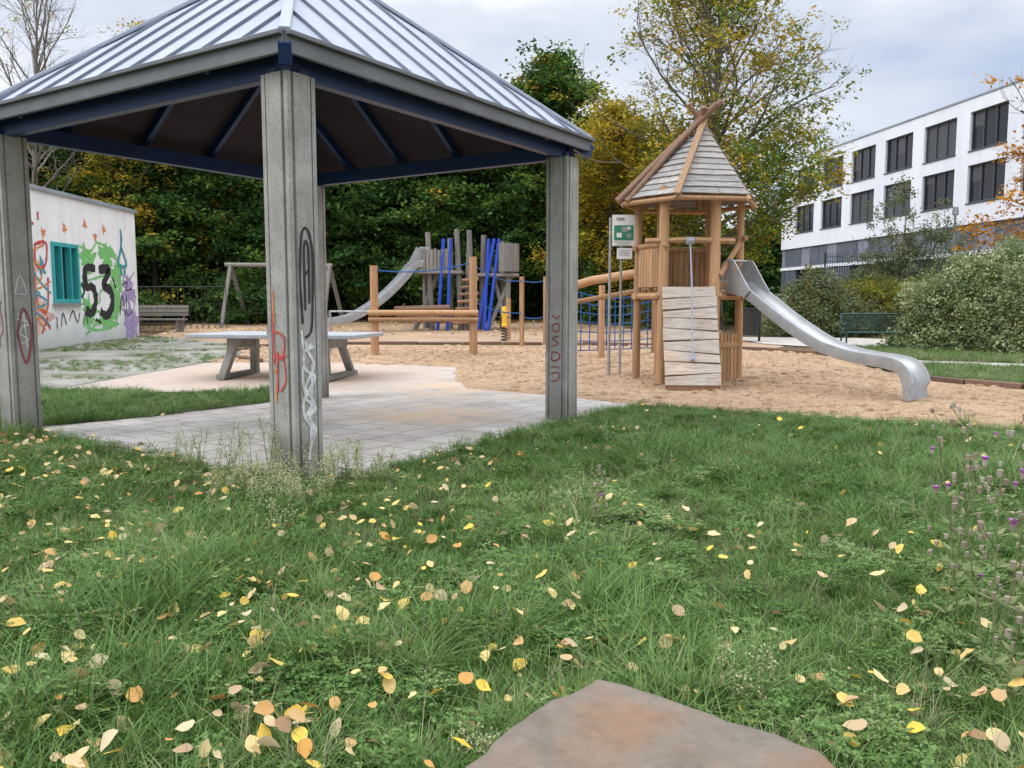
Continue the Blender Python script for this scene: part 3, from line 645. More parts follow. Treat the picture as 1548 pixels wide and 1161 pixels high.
mbw.obj('walls',M['render'],ob);fr.obj('window_frames',M['frame'],ob);gl.obj('window_glass',M['glass'],ob);bl.obj('window_blinds',M['blind'],ob);lv.obj('louvres',M['louvre'],ob);lv2.obj('panels',M['louvre2'],ob)
cap=MB();fbox(cap,Ys-.1,Ye+.1,11.5,11.58,-.5,.05);cap.obj('parapet_cap',M['cap'],ob)

fe=empty('mesh_fence');mb=MB();a=Vector((13.5,36,0));b_=Vector((25,29,0));L=(b_-a).length;k=int(L/2.5)
for i in range(k+1):
    p=a.lerp(b_,i/k);p.z=gz(p.y);mb.beam(p,p+Vector((0,0,2.9)),.06,.06)
for i in range(int(L/.10)):
    p=a.lerp(b_,i/int(L/.10));p.z=gz(p.y)+.05;mb.beam(p,p+Vector((0,0,2.8)),.016,.016)
for z in np.arange(.1,2.9,.2):
    mb.beam(a+Vector((0,0,z+gz(a.y))),b_+Vector((0,0,z+gz(b_.y))),.02,.02)
mb.obj('panels',M['benchgreen'],fe)
lp=empty('street_lamp');mb=MB();mb.tube([(16.9,32,.4),(16.9,32,4.7)],.06,8,.04);mb.tube([(16.9,32,4.7),(16.9,32,5.0)],.13,8,.10);mb.obj('pole',M['galv'],lp,True)

# ------------------------------------------------------------ play tower
tw=empty('play_tower');tc_=Vector((3.05,14.4,0));a0=R(-5);ra=.88
hx=[tc_+Vector((math.cos(a0+R(60*i)),math.sin(a0+R(60*i)),0))*ra for i in range(6)]
hx[4].x-=.07;hx[5].x-=.10
mb=MB()
for i,p in enumerate(hx):
    r=.092 if i in(4,5) else .07
    lean=(tc_-p)*.03
    mb.tube([p+Vector((0,0,-.1)),p+lean*.5+Vector((random.uniform(-.015,.015),0,1.6)),p+lean+Vector((0,0,3.25))],r,10,r*.88)
mb.obj('posts',M['wood'],tw,True)
mb=MB()
for i in range(6):
    p,q=hx[i],hx[(i+1)%6]
    mb.tube([p+(p-q)*.12+Vector((0,0,1.47)),q+(q-p)*.12+Vector((0,0,1.47))],.06,8)
for j in range(9):
    y=-.72+j*.17;w=(ra-abs(y)/math.sqrt(3))*.95
    mb.box(tc_+Vector((0,y+.05,1.555)),(2*w,.155,.04))
mb.obj('deck',M['wood'],tw,True,bevel=.004)
mb=MB()
def rail(i,z,ext=.15,r=.045):
    p,q=hx[i],hx[(i+1)%6];mb.tube([p+(p-q)*ext+Vector((0,0,z)),(p+q)/2+Vector((0,0,z+.02)),q+(q-p)*ext+Vector((0,0,z-.01))],r,8)
rail(3,2.30);rail(4,2.36,.35,.05);rail(2,2.3);rail(1,2.3);rail(0,2.45)
for i in(3,2,1):
    p,q=hx[i],hx[(i+1)%6]
    for j in range(1,9):
        c_=p.lerp(q,j/9);d=(q-p).normalized();mb.beam(c_+Vector((0,0,1.62)),c_+Vector((0,0,2.27+random.uniform(-.01,.01))),.085,.025,(d.y,-d.x,0))
p,q=hx[5],hx[0]
for j in range(1,7):
    c_=p.lerp(q,j/7)
    mb.beam(c_+Vector((0,0,.05)),c_+Vector((0,0,.85+random.uniform(-.02,.02))),.09,.025,(p-q).cross(Vector((0,0,1))))
mb.beam(p+Vector((0,0,.65)),q+Vector((0,0,.65)),.05,.08)
mb.beam(p+Vector((0,0,1.66)),q+Vector((0,0,1.66)),.03,.10)
mb.beam(hx[5]+Vector((.06,-.05,1.8)),hx[0]+Vector((0,0,2.42)),.05,.08)
mb.obj('railings',M['wood'],tw,True,bevel=.004)
f0=(hx[4]+hx[5])/2;d=(hx[5]-hx[4]).normalized();nf=Vector((d.y,-d.x,0))
sh=Vector((-.02,0,0))
top=f0+nf*.12+Vector((0,0,1.60))+sh;bot=f0+nf*.95+Vector((0,0,.07))+sh
pb=MB();nb=9;upn=(top-bot).normalized();pn=d.cross(upn).normalized()
if pn.y>0: pn=-pn
L=(top-bot).length;w=.43;bk=MB()
edge=[(0,0)]+[(i/nb+s_,s2_) for i,(s_,s2_) in enumerate([(0,.022),(.006,-.012),(-.004,-.028),(.004,.012),(0,-.02),(.005,-.008),(-.006,.026),(0,.018)],1)]+[(1,0)]
for i in range(nb):
    (k0,s0_),(k1,s1_)=edge[i],edge[i+1]
    wg=.020
    lo=[L*k0-s0_*1.2+.004,L*k0+s0_*1.2+.004];hi=[L*k1-s1_*1.2-.004-(wg if s1_>0 else 0),L*k1+s1_*1.2-.004-(wg if s1_<0 else 0)]
    if i==nb-1: hi=[L*k1,L*k1]
    th_=.035+random.uniform(0,.012)
    wl,wr=w+random.uniform(-.006,.006),w+random.uniform(-.006,.006)
    def pt(s,v,oo): return bot+upn*v+d*(s*(wl if s<0 else wr))+pn*oo
    V=[pt(-1,lo[0],0),pt(1,lo[1],0),pt(1,hi[1],0),pt(-1,hi[0],0),pt(-1,lo[0],th_),pt(1,lo[1],th_),pt(1,hi[1],th_),pt(-1,hi[0],th_)]
    pb.add(V,[(0,3,2,1),(4,5,6,7),(0,1,5,4),(1,2,6,5),(2,3,7,6),(3,0,4,7)])
pb.obj('climbing_wall',M['woodgrey'],tw,bevel=.005)
bk.beam(bot-pn*.012,top-pn*.012,.82,.016,pn);bk.obj('climbing_wall_backing',M['bark'],tw)
mb=MB()
for s in(-.38,.38): mb.beam(bot+d*s-pn*.06,top+d*s-pn*.06,.07,.07,pn)
mb.box(bot+Vector((0,.05,-.03)),(.8,.12,.09),a0)
mb.obj('wall_bearers',M['woodred'],tw)
mb=MB();rp=f0+nf*.35
mb.tube([f0+nf*.06+Vector((0,0,2.36)),rp+Vector((-.0,0,1.72)),bot+upn*.45+pn*.10],.013,6)
mb.tube([bot+upn*.47+pn*.1,bot+upn*.40+pn*.1],.035,8);mb.tube([f0+nf*.06+Vector((-.06,0,2.36)),f0+nf*.06+Vector((.06,0,2.36))],.06,8)
mb.obj('climbing_rope',M['rope'],tw,True)
a1=R(9);ap=tc_+Vector((.20,0,4.36));er=1.17;ezr=3.08
he_=[tc_+Vector((math.cos(a1+R(60*i)),math.sin(a1+R(60*i)),0))*er+Vector((0,0,ezr)) for i in range(6)]
rb=MB();nc=12
for i in range(6):
    A,B=he_[i],he_[(i+1)%6];nn_=(B-A).cross(ap-A).normalized()
    if nn_.z<0:nn_=-nn_
    for j in range(nc):
        t0=max(0,j/nc+random.uniform(-.006,.006)*(j>0));t1=min((j+1.12)/nc,.995)
        lo=(A.lerp(ap,t0),B.lerp(ap,t0));hi=(A.lerp(ap,t1),B.lerp(ap,t1))
        parts=1 if j>4 else random.choice([1,1,2,2]);off=random.uniform(-.25,.25)
        xs=[0]+[min(.97,max(.03,(k+off)/parts)) for k in range(1,parts)]+[1]
        for xa,xb in zip(xs[:-1],xs[1:]):
            g=.003;sk=random.uniform(-.006,.006)
            l0=lo[0].lerp(lo[1],xa+g)+(ap-A)*sk;l1=lo[0].lerp(lo[1],xb-g)-(ap-A)*sk;h0=hi[0].lerp(hi[1],xa+g);h1=hi[0].lerp(hi[1],xb-g)
            o0=.030+random.uniform(0,.012);o1=.014
            V=[l0+nn_*(o0-.02),l1+nn_*(o0-.02),h1+nn_*(o1-.018),h0+nn_*(o1-.018),l0+nn_*o0,l1+nn_*o0,h1+nn_*o1,h0+nn_*o1]
            rb.add(V,[(0,3,2,1),(4,5,6,7),(0,1,5,4),(1,2,6,5),(2,3,7,6),(3,0,4,7)])
rb.obj('roof_boards',M['roofwood'],tw)
mb=MB()
for i in range(6):
    A=he_[i];dd=(ap-A)
    mb.tube([A-dd*.03+Vector((0,0,-.05)),A+dd*.98+Vector((0,0,-.05))],.045,8)
    mb.tube([A+Vector((0,0,-.06)),he_[(i+1)%6]+Vector((0,0,-.06))],.04,8)
A=he_[4];dd=ap-A
mb.beam(A-dd*.05+Vector((-.01,-.03,.05)),A+dd*1.05+Vector((0,-.03,.07)),.10,.05,Vector((-.3,-1,.6)))
mb.obj('roof_rafters',M['wood'],tw,True)
mb=MB()
A=he_[3];dd=ap-A
mb.tube([A-dd*.07+Vector((-.02,0,.07)),A+dd*.6+Vector((0,-.02,.13)),A+dd*1.22+Vector((0,-.03,.12))],.062,9,.05)
mb.tube([A-dd*.05+Vector((.10,-.12,.03)),A+dd*.6+Vector((.03,-.10,.12)),A+dd*1.16+Vector((-.03,-.08,.14))],.05,9,.042)
mb.tube([he_[2]+Vector((0,0,.06)),he_[2]+(ap-he_[2])*1.12+Vector((-.10,0,.12))],.05,9,.045)
mb.tube([he_[0]+(ap-he_[0])*.82+Vector((0,.06,.04)),he_[0]+(ap-he_[0])*1.22+Vector((-.06,0,.06))],.05,9,.045)
mb.tube([he_[1]+Vector((0,0,.05)),he_[1]+(ap-he_[1])*1.16+Vector((-.02,0,.06))],.05,9,.045)
mb.obj('crossed_roof_poles',M['woodred'],tw,True)
def slide(parent,path,w,hw,name,sup=None):
    pts=[Vector(p) for p in path];out=[]
    for i in range(len(pts)-1):
        p0=pts[max(i-1,0)];p1=pts[i];p2=pts[i+1];p3=pts[min(i+2,len(pts)-1)]
        for j in range(5):
            t=j/5;out.append(.5*((2*p1)+(-p0+p2)*t+(2*p0-5*p1+4*p2-p3)*t*t+(-p0+3*p1-3*p2+p3)*t**3))
    out.append(pts[-1]);V=[];F=[];m_=len(out)
    hd=(out[-1]-out[0]);hd.z=0;hd.normalize();sd=Vector((hd.y,-hd.x,0))
    for i,p in enumerate(out):
        t=(out[min(i+1,m_-1)]-out[max(i-1,0)]).normalized();u=sd.cross(t).normalized()
        ph_=hw(i/(m_-1)) if callable(hw) else hw
        pr=[(-w/2-.035,ph_-.03),(-w/2-.03,ph_),(-w/2,ph_),(-w/2+.02,.03),(-w/2+.06,0),(w/2-.06,0),(w/2-.02,.03),(w/2,ph_),(w/2+.03,ph_),(w/2+.035,ph_-.03),(w/2+.01,-.02),(-w/2-.01,-.02)]
        for a,b in pr: V.append(p+sd*a+u*b)
    K=12
    for i in range(m_-1):
        for j in range(K):
            F.append((i*K+j,i*K+(j+1)%K,(i+1)*K+(j+1)%K,(i+1)*K+j))
    F.append(tuple(range(K)));F.append(tuple((m_-1)*K+j for j in range(K)))
    o=mesh_obj(name,V,F,M['steel'],parent,True)
    bm=bmesh.new();bm.from_mesh(o.data);bmesh.ops.recalc_face_normals(bm,faces=bm.faces);bm.to_mesh(o.data);bm.free()
    o.data.set_sharp_from_angle(angle=R(50));return o
slide(tw,[(3.62,14.05,1.58),(3.85,13.83,1.56),(4.0,13.62,1.42),(4.35,13.10,1.02),(4.69,12.6,.70),(4.9,12.3,.58),(5.1,12.0,.51),(5.35,11.66,.47),(5.47,11.50,.42),(5.53,11.42,.28),(5.56,11.38,.02)],.42,lambda t:.15 if t<.93 else .08,'slide')
mb=MB()
hd=Vector((1.65,-2.4,0)).normalized();sd=Vector((hd.y,-hd.x,0))
for s in(-1,1):
    c_=Vector((3.80,13.88,1.58))+sd*s*.235
    V=[];prf=[(-.2,0),(-.2,.40),(-.14,.50),(-.04,.53),(.06,.50),(.14,.40),(.30,.16),(.42,.0),(.3,-.1)]
    for o_ in(-.012,.012):
        for a,b in prf: V.append(c_+hd*a+Vector((0,0,b-.03))+sd*o_)
    n_=len(prf);mb.add(V,[tuple(range(n_)),tuple(range(2*n_-1,n_-1,-1))]+[(i,(i+1)%n_,n_+(i+1)%n_,n_+i) for i in range(n_)])
mb.tube([Vector((3.75,13.9,2.05))+sd*-.235,Vector((3.75,13.9,2.05))+sd*.235],.02,8)
mb.obj('slide_entry',M['steel'],tw,bevel=.003)
mb=MB()
mb.tube([(2.35,14.9,1.90),(1.6,16.4,1.80),(.95,17.6,1.62)],.085,10);mb.tube([(2.55,15.2,1.62),(1.2,17.9,1.35)],.05,8)
mb.tube([(1.05,17.6,.1),(1.02,17.6,1.7)],.08,10);mb.tube([(2.0,18.5,.1),(2.0,18.5,1.75)],.07,10);mb.tube([(3.35,19.5,.1),(3.35,19.5,2.0)],.07,10)
mb.obj('balance_log',M['wood'],tw,True)
net=empty('rope_net');mb=MB()
A=Vector((1.35,18.6,0));B=Vector((3.4,19.6,0))
def NP(u,v): 
    p=A.lerp(B,u);sag=.18*math.sin(math.pi*u);return p+Vector((0,0,gz(p.y)+.15+v*(1.35-sag)))
for i in range(11):
    mb.tube([NP(i/10,v/6) for v in range(7)],.013,5)
for j in range(7): mb.tube([NP(u/10,j/6) for u in range(11)],.013,5)
mb.obj('net_ropes',M['bluerope'],net,True)

# ------------------------------------------------------------ info sign
sg=empty('info_sign');mb=MB()
mb.tube([(1.73,14.75,0),(1.73,14.75,2.2)],.026,8);mb.tube([(1.93,14.78,0),(1.93,14.78,2.85)],.022,8)
mb.tube([(1.73,14.75,2.2),(1.73,14.75,2.85)],.022,8);mb.obj('posts',M['galv'],sg,True)
mb=MB();mb.box((1.96,14.70,2.62),(.40,.02,.54));mb.obj('board',M['white'],sg,bevel=.003)
mb=MB();mb.box((1.98,14.70,2.22),(.27,.02,.19));mb.obj('small_board',M['white'],sg,bevel=.003)
mb=MB();mb.box((1.96,14.687,2.58),(.34,.004,.26));mb.obj('picture_field',M['signgreen'],sg)
mb=MB()
for i in range(3): mb.box((1.94+.02*(i%2),14.687,2.42-.03*i),(.28-.05*(i%2),.004,.010))
for i in range(4): mb.box((1.97,14.687,2.28-.03*i),(.2-.03*(i%2),.004,.008))
mb.box((1.90,14.687,2.82),(.14,.004,.05));mb.box((1.97,14.684,2.64),(.1,.003,.08));mb.box((2.05,14.684,2.53),(.08,.003,.07));mb.obj('lettering',M['galv'],sg)
mb=MB();mb.box((1.88,14.684,2.54),(.09,.003,.08));mb.box((2.05,14.684,2.66),(.06,.003,.05));mb.obj('pictograms',M['white'],sg)

# ------------------------------------------------------------ table tennis table
tt=empty('table_tennis_table');rz=R(-9);cx_,cy_=-3.95,14.6;ca,sa=math.cos(rz),math.sin(rz)
def TP(a,b,z): return Vector((cx_+ca*a-sa*b,cy_+sa*a+ca*b,z))
zt=gz(14.6)
mb=MB();mb.box(TP(0,0,zt+.755),(3.0,1.6,.07),rz);mb.obj('table_top',M['tabletop'],tt,bevel=.015)
mb=MB()
for s in(-1,1):
    for b in(-1,1):
        mb.beam(TP(s*.95+.0,b*.62,zt-.02),TP(s*.80,b*.35,zt+.71),.12,.20,(0,1,0))
    mb.box(TP(s*.86,0,zt+.62),(.14,.9,.16),rz);mb.box(TP(s*.95,0,zt+.06),(.16,1.35,.08),rz)
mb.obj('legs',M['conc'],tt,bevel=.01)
mb=MB();mb.box(TP(0,0,zt+.79+.075),(.012,1.66,.15),rz);mb.obj('net_plate',M['galv'],tt)

# ------------------------------------------------------------ turning bars and rope posts
tb=empty('turnstile_bars');mb=MB()
y=19.3;z0=gz(y)
mb.tube([(-3.20,y,z0-.1),(-3.20,y,2.22)],.10,10,.09);mb.tube([(-.90,y,z0-.1),(-.90,y,2.42)],.10,10,.09)
mb.tube([(-3.32,y-.12,1.13),(-.78,y-.12,1.13)],.07,10);mb.tube([(-3.32,y-.12,.98),(-.78,y-.12,.98)],.055,8)
mb.obj('logs',M['wood'],tb,True)
mb=MB();mb.tube([(-4.3,y+.3,1.16),(-3.25,y,1.16)],.022,8);mb.tube([(-4.3,y+.3,.1),(-4.3,y+.3,1.18)],.03,8);mb.obj('steel_bar',M['galv'],tb,True)
rpst=empty('rope_posts');mb=MB()
for x,yy,h_ in((.26,22.0,2.05),(.89,22.0,2.05),(-.1,24.5,1.5)): mb.tube([(x,yy,.1),(x,yy,h_)],.065,9)
mb.obj('posts',M['wood'],rpst,True)
mb=MB()
def sag(a,b,s,n=10):
    a=Vector(a);b=Vector(b);return [a.lerp(b,i/n)-Vector((0,0,s*4*(i/n)*(1-i/n))) for i in range(n+1)]
mb.tube(sag((-3.2,19.3,2.12),(-.9,19.3,2.3),.12),.016,6);mb.tube(sag((-.9,19.3,2.25),(.26,22,1.95),.15),.016,6);mb.tube(sag((.26,22,1.95),(.89,22,1.95),.05),.016,6);mb.tube(sag((.26,22,1.0),(.89,22,1.0),.05),.016,6)
mb.tube(sag((-.9,19.3,1.4),(.26,22,1.1),.1),.016,6)
mb.obj('ropes',M['bluerope'],rpst,True)
sp=empty('spring_rider');mb=MB()
hel=[(-.22+.09*math.cos(t),24+.09*math.sin(t),.26+.4*t/30) for t in np.linspace(0,30,60)];mb.tube(hel,.018,5);mb.obj('spring',M['dark'],sp,True)
mb=MB();mb.box((-.22,24,.72),(.16,.55,.10));mb.box((-.22,23.85,.92),(.14,.16,.34));mb.tube([(-.22,23.85,1.06),(-.22,23.85,1.26)],.10,10,.06);mb.obj('body',M['yellowp'],sp,True,bevel=.03)
mb=MB();mb.tube([(-.45,23.85,.95),(.01,23.85,.95)],.018,6);mb.obj('handles',M['dark'],sp)

# ------------------------------------------------------------ climbing castle in back
cc=empty('climbing_frame');gb=.4
mb=MB()
for x,yy,h_ in((-2.98,29.6,3.85),(-2.25,30.4,3.7),(-1.95,29.5,3.95),(-1.55,30.6,3.8),(-1.0,29.6,3.75),(-.35,30.4,3.6),(-.1,29.5,3.2),(-3.2,30.6,3.4),(-1.5,29.35,3.9)):
    mb.tube([(x+random.uniform(-.15,.15),yy,gb-.1),(x,yy,h_)],.11,8,.09)
mb.tube([(-3.5,29.5,gb-.1),(-2.6,29.7,2.5)],.09,8);mb.tube([(-.9,29.3,gb-.1),(.1,29.7,2.6)],.08,8);mb.tube([(-.2,29.2,gb),( -.7,29.8,2.6)],.07,8)
mb.obj('poles',M['woodold'],cc,True)
mb=MB();mb.box((-2.6,30,2.45),(1.7,1.5,.10));mb.box((-.5,30,2.35),(1.5,1.5,.10))
for j in range(9): mb.box((-3.35+j*.13,29.3,2.85),(.11,.04,.72+.05*(j%3)))
for j in range(12):
    t=math.pi*(j/11)-math.pi;mb.box((-.15+.38*math.cos(t),29.55+.38*math.sin(t),2.95),(.13,.05,.98),t+math.pi/2)
mb.obj('platforms',M['woodold'],cc)
mb=MB()
for x0,x1 in((-2.62,-2.40),(-2.28,-2.15),(-.98,-.82),(-.85,-.45),(-1.22,-.62)):
    mb.tube([(x0,29.2,gb),(x1,29.35,3.6)],.06,8)
mb.obj('blue_poles',M['bluepole'],cc,True)
mb=MB()
for k in range(7):
    mb.tube([(-2.1+.06*k,29.2,gb+.25+k*.25),(-1.2+.05*random.uniform(-1,1),29.2,gb+.3+k*.25)],.06,8)
mb.tube([(-4.1,28.9,1.15),(-2.2,29.2,1.2)],.10,8);mb.tube([(-4.0,28.7,.95),(-2.3,29.1,.8)],.08,8)
mb.obj('log_steps',M['woodred'],cc,True)
slide(cc,[(-3.1,29.6,2.65),(-3.45,29.4,2.6),(-3.75,29.2,2.2),(-4.2,28.95,1.7),(-4.7,28.6,1.25),(-5.3,28.2,.85),(-5.8,27.9,.68),(-6.25,27.6,.62),(-6.3,27.58,.35)],.5,.22,'slide')
mb=MB()
for s in(-.27,.27):
    mb.beam((-3.55,29.4+s,2.6),(-3.25,29.6+s,3.25),.04,.25);mb.beam((-3.25,29.6+s,3.2),(-2.9,29.7+s,3.2),.04,.25)
mb.obj('slide_entry',M['steel'],cc)

sw=empty('swing_set');mb=MB();zg=gz(32)
mb.tube([(-11.0,32,2.82),(-6.9,32,2.78)],.09,10)
for x in(-10.8,-7.0):
    for s in(-1,1): mb.tube([(x+ (-.05 if s<0 else .3),32+s*1.1,zg-.05),(x,32,2.8)],.08,8)
mb.obj('frame',M['woodold'],sw,True)
mb=MB()
for x in(-9.8,-8.2):
    for s in(-.22,.22): mb.tube([(x+s,32,2.75),(x+s,32,1.0)],.012,5)
    mb.box((x,32,.97),(.5,.2,.05))
mb.obj('seats',M['dark'],sw)

bn=empty('park_bench');bx,by=9.2,20.6;gb2=gz(by);rzb=R(-8)
def BP(a,b,z): return Vector((bx+a*math.cos(rzb)-b*math.sin(rzb),by+a*math.sin(rzb)+b*math.cos(rzb),gb2+z))
mb=MB()
for k in range(9): 
    mb.tube([BP(-.85,-.25+k*.055,.45),BP(.85,-.25+k*.055,.45)],.010,6)
for k in range(8): mb.tube([BP(-.85,.24+k*.018,.52+k*.05),BP(.85,.24+k*.018,.52+k*.05)],.010,6)
for k in range(24):
    x=-.85+1.7*k/23;mb.tube([BP(x,-.26,.452),BP(x,.2,.452),BP(x,.24,.5),BP(x,.37,.88)],.006,4)
for s in(-.9,.9):
    mb.tube([BP(s,-.25,0),BP(s,-.27,.45),BP(s,-.27,.66),BP(s,.25,.66),BP(s,.38,.9)],.024,8);mb.tube([BP(s,.3,0),BP(s,.22,.45),BP(s,.38,.9)],.024,8);mb.tube([BP(s,-.27,.45),BP(s,.22,.45)],.022,8)
mb.tube([BP(-.9,.38,.9),BP(.9,.38,.9)],.024,8);mb.tube([BP(-.9,-.27,.45),BP(.9,-.27,.45)],.024,8)
mb.obj('frame',M['benchgreen'],bn,True)
lb=empty('litter_bin');mb=MB();p=(6.75,23.5);z=gz(23.5)
mb.tube([(p[0],p[1],z+.22),(p[0],p[1],z+.95)],.24,16,.27,False);mb.tube([(p[0],p[1],z+.20),(p[0],p[1],z+.24)],.24,16);mb.tube([(p[0],p[1],z+.93),(p[0],p[1],z+.98)],.29,16);mb.tube([(p[0]+.3,p[1]+.1,z-.1),(p[0]+.3,p[1]+.1,z+1.15)],.035,8)
mb.tube([(p[0],p[1],z+.6),(p[0]+.3,p[1]+.1,z+.6)],.03,6);mb.obj('bin',M['dark'],lb,True)
b2=empty('park_bench');mb=MB()
for k in range(4): mb.box((-12.15+0,28.2+.0+k*.13,gz(28)+.45),(1.9,.11,.05))
for k in range(3): mb.box((-12.15,28.75,gz(28)+.62+k*.13),(1.9,.04,.11))
for s in(-.75,.75): mb.box((-12.15+s,28.45,gz(28)+.21),(.08,.5,.43));mb.box((-12.15+s,28.8,gz(28)+.65),(.06,.06,.55))
mb.obj('slats',M['woodold'],b2)
mb=MB();ft=empty('steel_fence')
for i in range(26): mb.tube([(-16+i*.22,30.5,.4),(-16+i*.22,30.5,2.0)],.014,5)
mb.tube([(-16,30.5,1.95),(-10.5,30.5,1.95)],.02,6);mb.tube([(-16,30.5,.6),(-10.5,30.5,.6)],.02,6);mb.obj('bars',M['dark'],ft)

# ------------------------------------------------------------ trees
def cluster(mat,n=34,rad=.42,s0=.06,s1=.13,flat=.55):
    V=[];F=[]
    for _ in range(n):
        c=Vector((random.gauss(0,rad*.5),random.gauss(0,rad*.5),random.gauss(0,rad*.5*flat)))
        s=random.uniform(s0,s1);a=Vector((random.gauss(0,1),random.gauss(0,1),random.gauss(0,.45))).normalized();b=a.cross(Vector((random.gauss(0,.5),random.gauss(0,.5),1))).normalized()
        k=len(V);V+=[c-a*s,c+b*s*.55,c+a*s,c-b*s*.55];F.append((k,k+1,k+2,k+3))
    return mesh_obj('cluster',V,F,mat,lk=False)
class Seg:
    def __init__(s): s.V=[];s.F=[]
    def poly(s,pts,r0,r1,n=5):
        k=len(s.V);m=len(pts)
        for i,p in enumerate(pts):
            d=(pts[min(i+1,m-1)]-pts[max(i-1,0)]).normalized();rf=Vector((0,0,1)) if abs(d.z)<.9 else Vector((1,0,0));a=d.cross(rf).normalized();b=d.cross(a);r=r0+(r1-r0)*i/(m-1)
            for j in range(n):
                t=2*math.pi*j/n;s.V.append(p+a*(math.cos(t)*r)+b*(math.sin(t)*r))
        for i in range(m-1):
            for j in range(n): s.F.append((k+i*n+j,k+i*n+(j+1)%n,k+(i+1)*n+(j+1)%n,k+(i+1)*n+j))
def limb(p,d,L,n,wob,lift,rnd):
    pts=[p.copy()];d=d.normalized()
    for i in range(n):
        d=(d+Vector((rnd.gauss(0,wob),rnd.gauss(0,wob),rnd.gauss(0,wob)+lift))).normalized();p=p+d*(L/n);pts.append(p.copy())
    return pts
def tree(name,x,y,H,Rad,cb,nprim,seed,bark,clusters,nleaf,jit=.35,leafz=(1e9,1.0),up=.5,lift=.02,tr=.18,nsec=5,nter=4,scale=(.8,1.4),idxf=None,profile=None,jz=.7):
    rnd=random.Random(seed);r=np.random.default_rng(seed);zb=gz(y);tr_=empty(name);sg_=Seg()
    tp=limb(Vector((x,y,zb-.2)),Vector((rnd.gauss(0,.03),rnd.gauss(0,.03),1)),H*.93,8,.035,.01,rnd);sg_.poly(tp,tr,tr*.15,8)
    tips=[]
    def at(pts,t):
        f=t*(len(pts)-1);i=min(int(f),len(pts)-2);return pts[i].lerp(pts[i+1],f-i),(pts[i+1]-pts[i]).normalized()
    prof=profile or (lambda t:math.sin(math.pi*min(1,(.18+.82*t))**.9)**.7 if t<.97 else .25)
    for i in range(nprim):
        t=i/(nprim-1);h=cb+(1-cb)*t*.97;p,_=at(tp,min(.99,h));az=i*2.4+rnd.uniform(-.4,.4)
        L=Rad*max(.22,prof(t))*rnd.uniform(.75,1.15);el=up+.7*t+rnd.uniform(-.15,.15)
        d=Vector((math.cos(az)*math.cos(el),math.sin(az)*math.cos(el),math.sin(el)))
        a=limb(p,d,L,5,.12,lift,rnd);r0=tr*.42*(1-.65*t);sg_.poly(a,r0,r0*.3,5)
        for j in range(nsec):
            tt_=.25+.75*(j+rnd.random()*.6)/nsec;tt_=min(tt_,1);q,dd=at(a,tt_)
            d2=(dd+Vector((rnd.gauss(0,.6),rnd.gauss(0,.6),rnd.gauss(0,.4)+lift))).normalized();L2=L*rnd.uniform(.25,.5)
            b=limb(q,d2,L2,3,.18,lift,rnd);r1=max(.008,r0*.3);sg_.poly(b,r1,r1*.4,4);tips.append(b)
            for k in range(nter):
                q2,d3=at(b,rnd.uniform(.3,1));d4=(d3+Vector((rnd.gauss(0,.7),rnd.gauss(0,.7),rnd.gauss(0,.5)+lift))).normalized()
                c=limb(q2,d4,L2*rnd.uniform(.35,.7),2,.2,lift,rnd);sg_.poly(c,r1*.45,r1*.15,3);tips.append(c)
    mesh_obj('trunk_and_limbs',sg_.V,sg_.F,bark,tr_,True)
    if nleaf:
        P=[]
        for _try in range(nleaf*8):
            if len(P)>=nleaf: break
            b=rnd.choice(tips);q,_=at(b,rnd.random())
            q=q+Vector((rnd.gauss(0,jit),rnd.gauss(0,jit),rnd.gauss(0,jit*jz)))
            if q.z<zb+.15: continue
            if q.z>leafz[0]+rnd.gauss(0,1.0) and rnd.random()<leafz[1]: continue
            P.append(q)
        P=np.array([tuple(q) for q in P]);n=len(P)
        idx=idxf(P,r) if idxf else r.integers(0,len(clusters),n)
        scatter(name+'_crown_%d'%seed,P,np.c_[r.normal(0,.22,(n,2)),r.uniform(0,6.28,n)],r.uniform(scale[0],scale[1],n),idx,[bpy.data.objects.new('c',o.data) for o in clusters],tr_)
    return tr_
cg=[cluster(M['lgreen'],44,.55,.06,.125,.28) for _ in range(3)]+[cluster(M['lmid'],40,.55,.06,.125,.28) for _ in range(3)]+[cluster(M['lyel'],30,.45,.06,.11) for _ in range(2)]
def idx_green(yel):
    def f(P,r):
        n=len(P);h=(P[:,2]-P[:,2].min())/(P[:,2].max()-P[:,2].min());lf=lowfreq(P[:,[0,2]],1.4,int(abs(P[0,0])*100)%97)
        u=r.random(n)+lf*.6
        a=r.integers(0,3,n);a=np.where(u<.22+.45*h,r.integers(3,6,n),a);a=np.where((r.random(n)+lf*.5)<yel*(h+.1)*.45-.06,r.integers(6,8,n),a);return a
    return f
bp=lambda t:(1-t)**.55*.9+.18
k=0
for x,y,H,Rr,yl in [(-25,36.5,9.0,3,.3),(-21.5,35,8.8,2.9,.6),(-18.2,36,8.4,2.7,.25),(-15.2,35.5,8.8,2.8,.1),(-12.2,37,9.4,2.8,.0),(-9.4,36,9.5,2.7,.05),(-6.6,37,10,2.8,.0),(-3.9,36.2,10,2.7,.03),(-1.2,37.5,10.8,2.6,.08),(1.6,37.6,12.0,3.0,.35),(4.2,38,9.6,2.6,.9)]:
    tree('hornbeam_tree',x,y,H,Rr,.06,34,100+k,M['bark'],cg,1500,.36,up=.0,lift=.015,tr=.16,nsec=4,nter=3,idxf=idx_green(yl),profile=bp,scale=(.75,1.3),jz=.45);k+=1
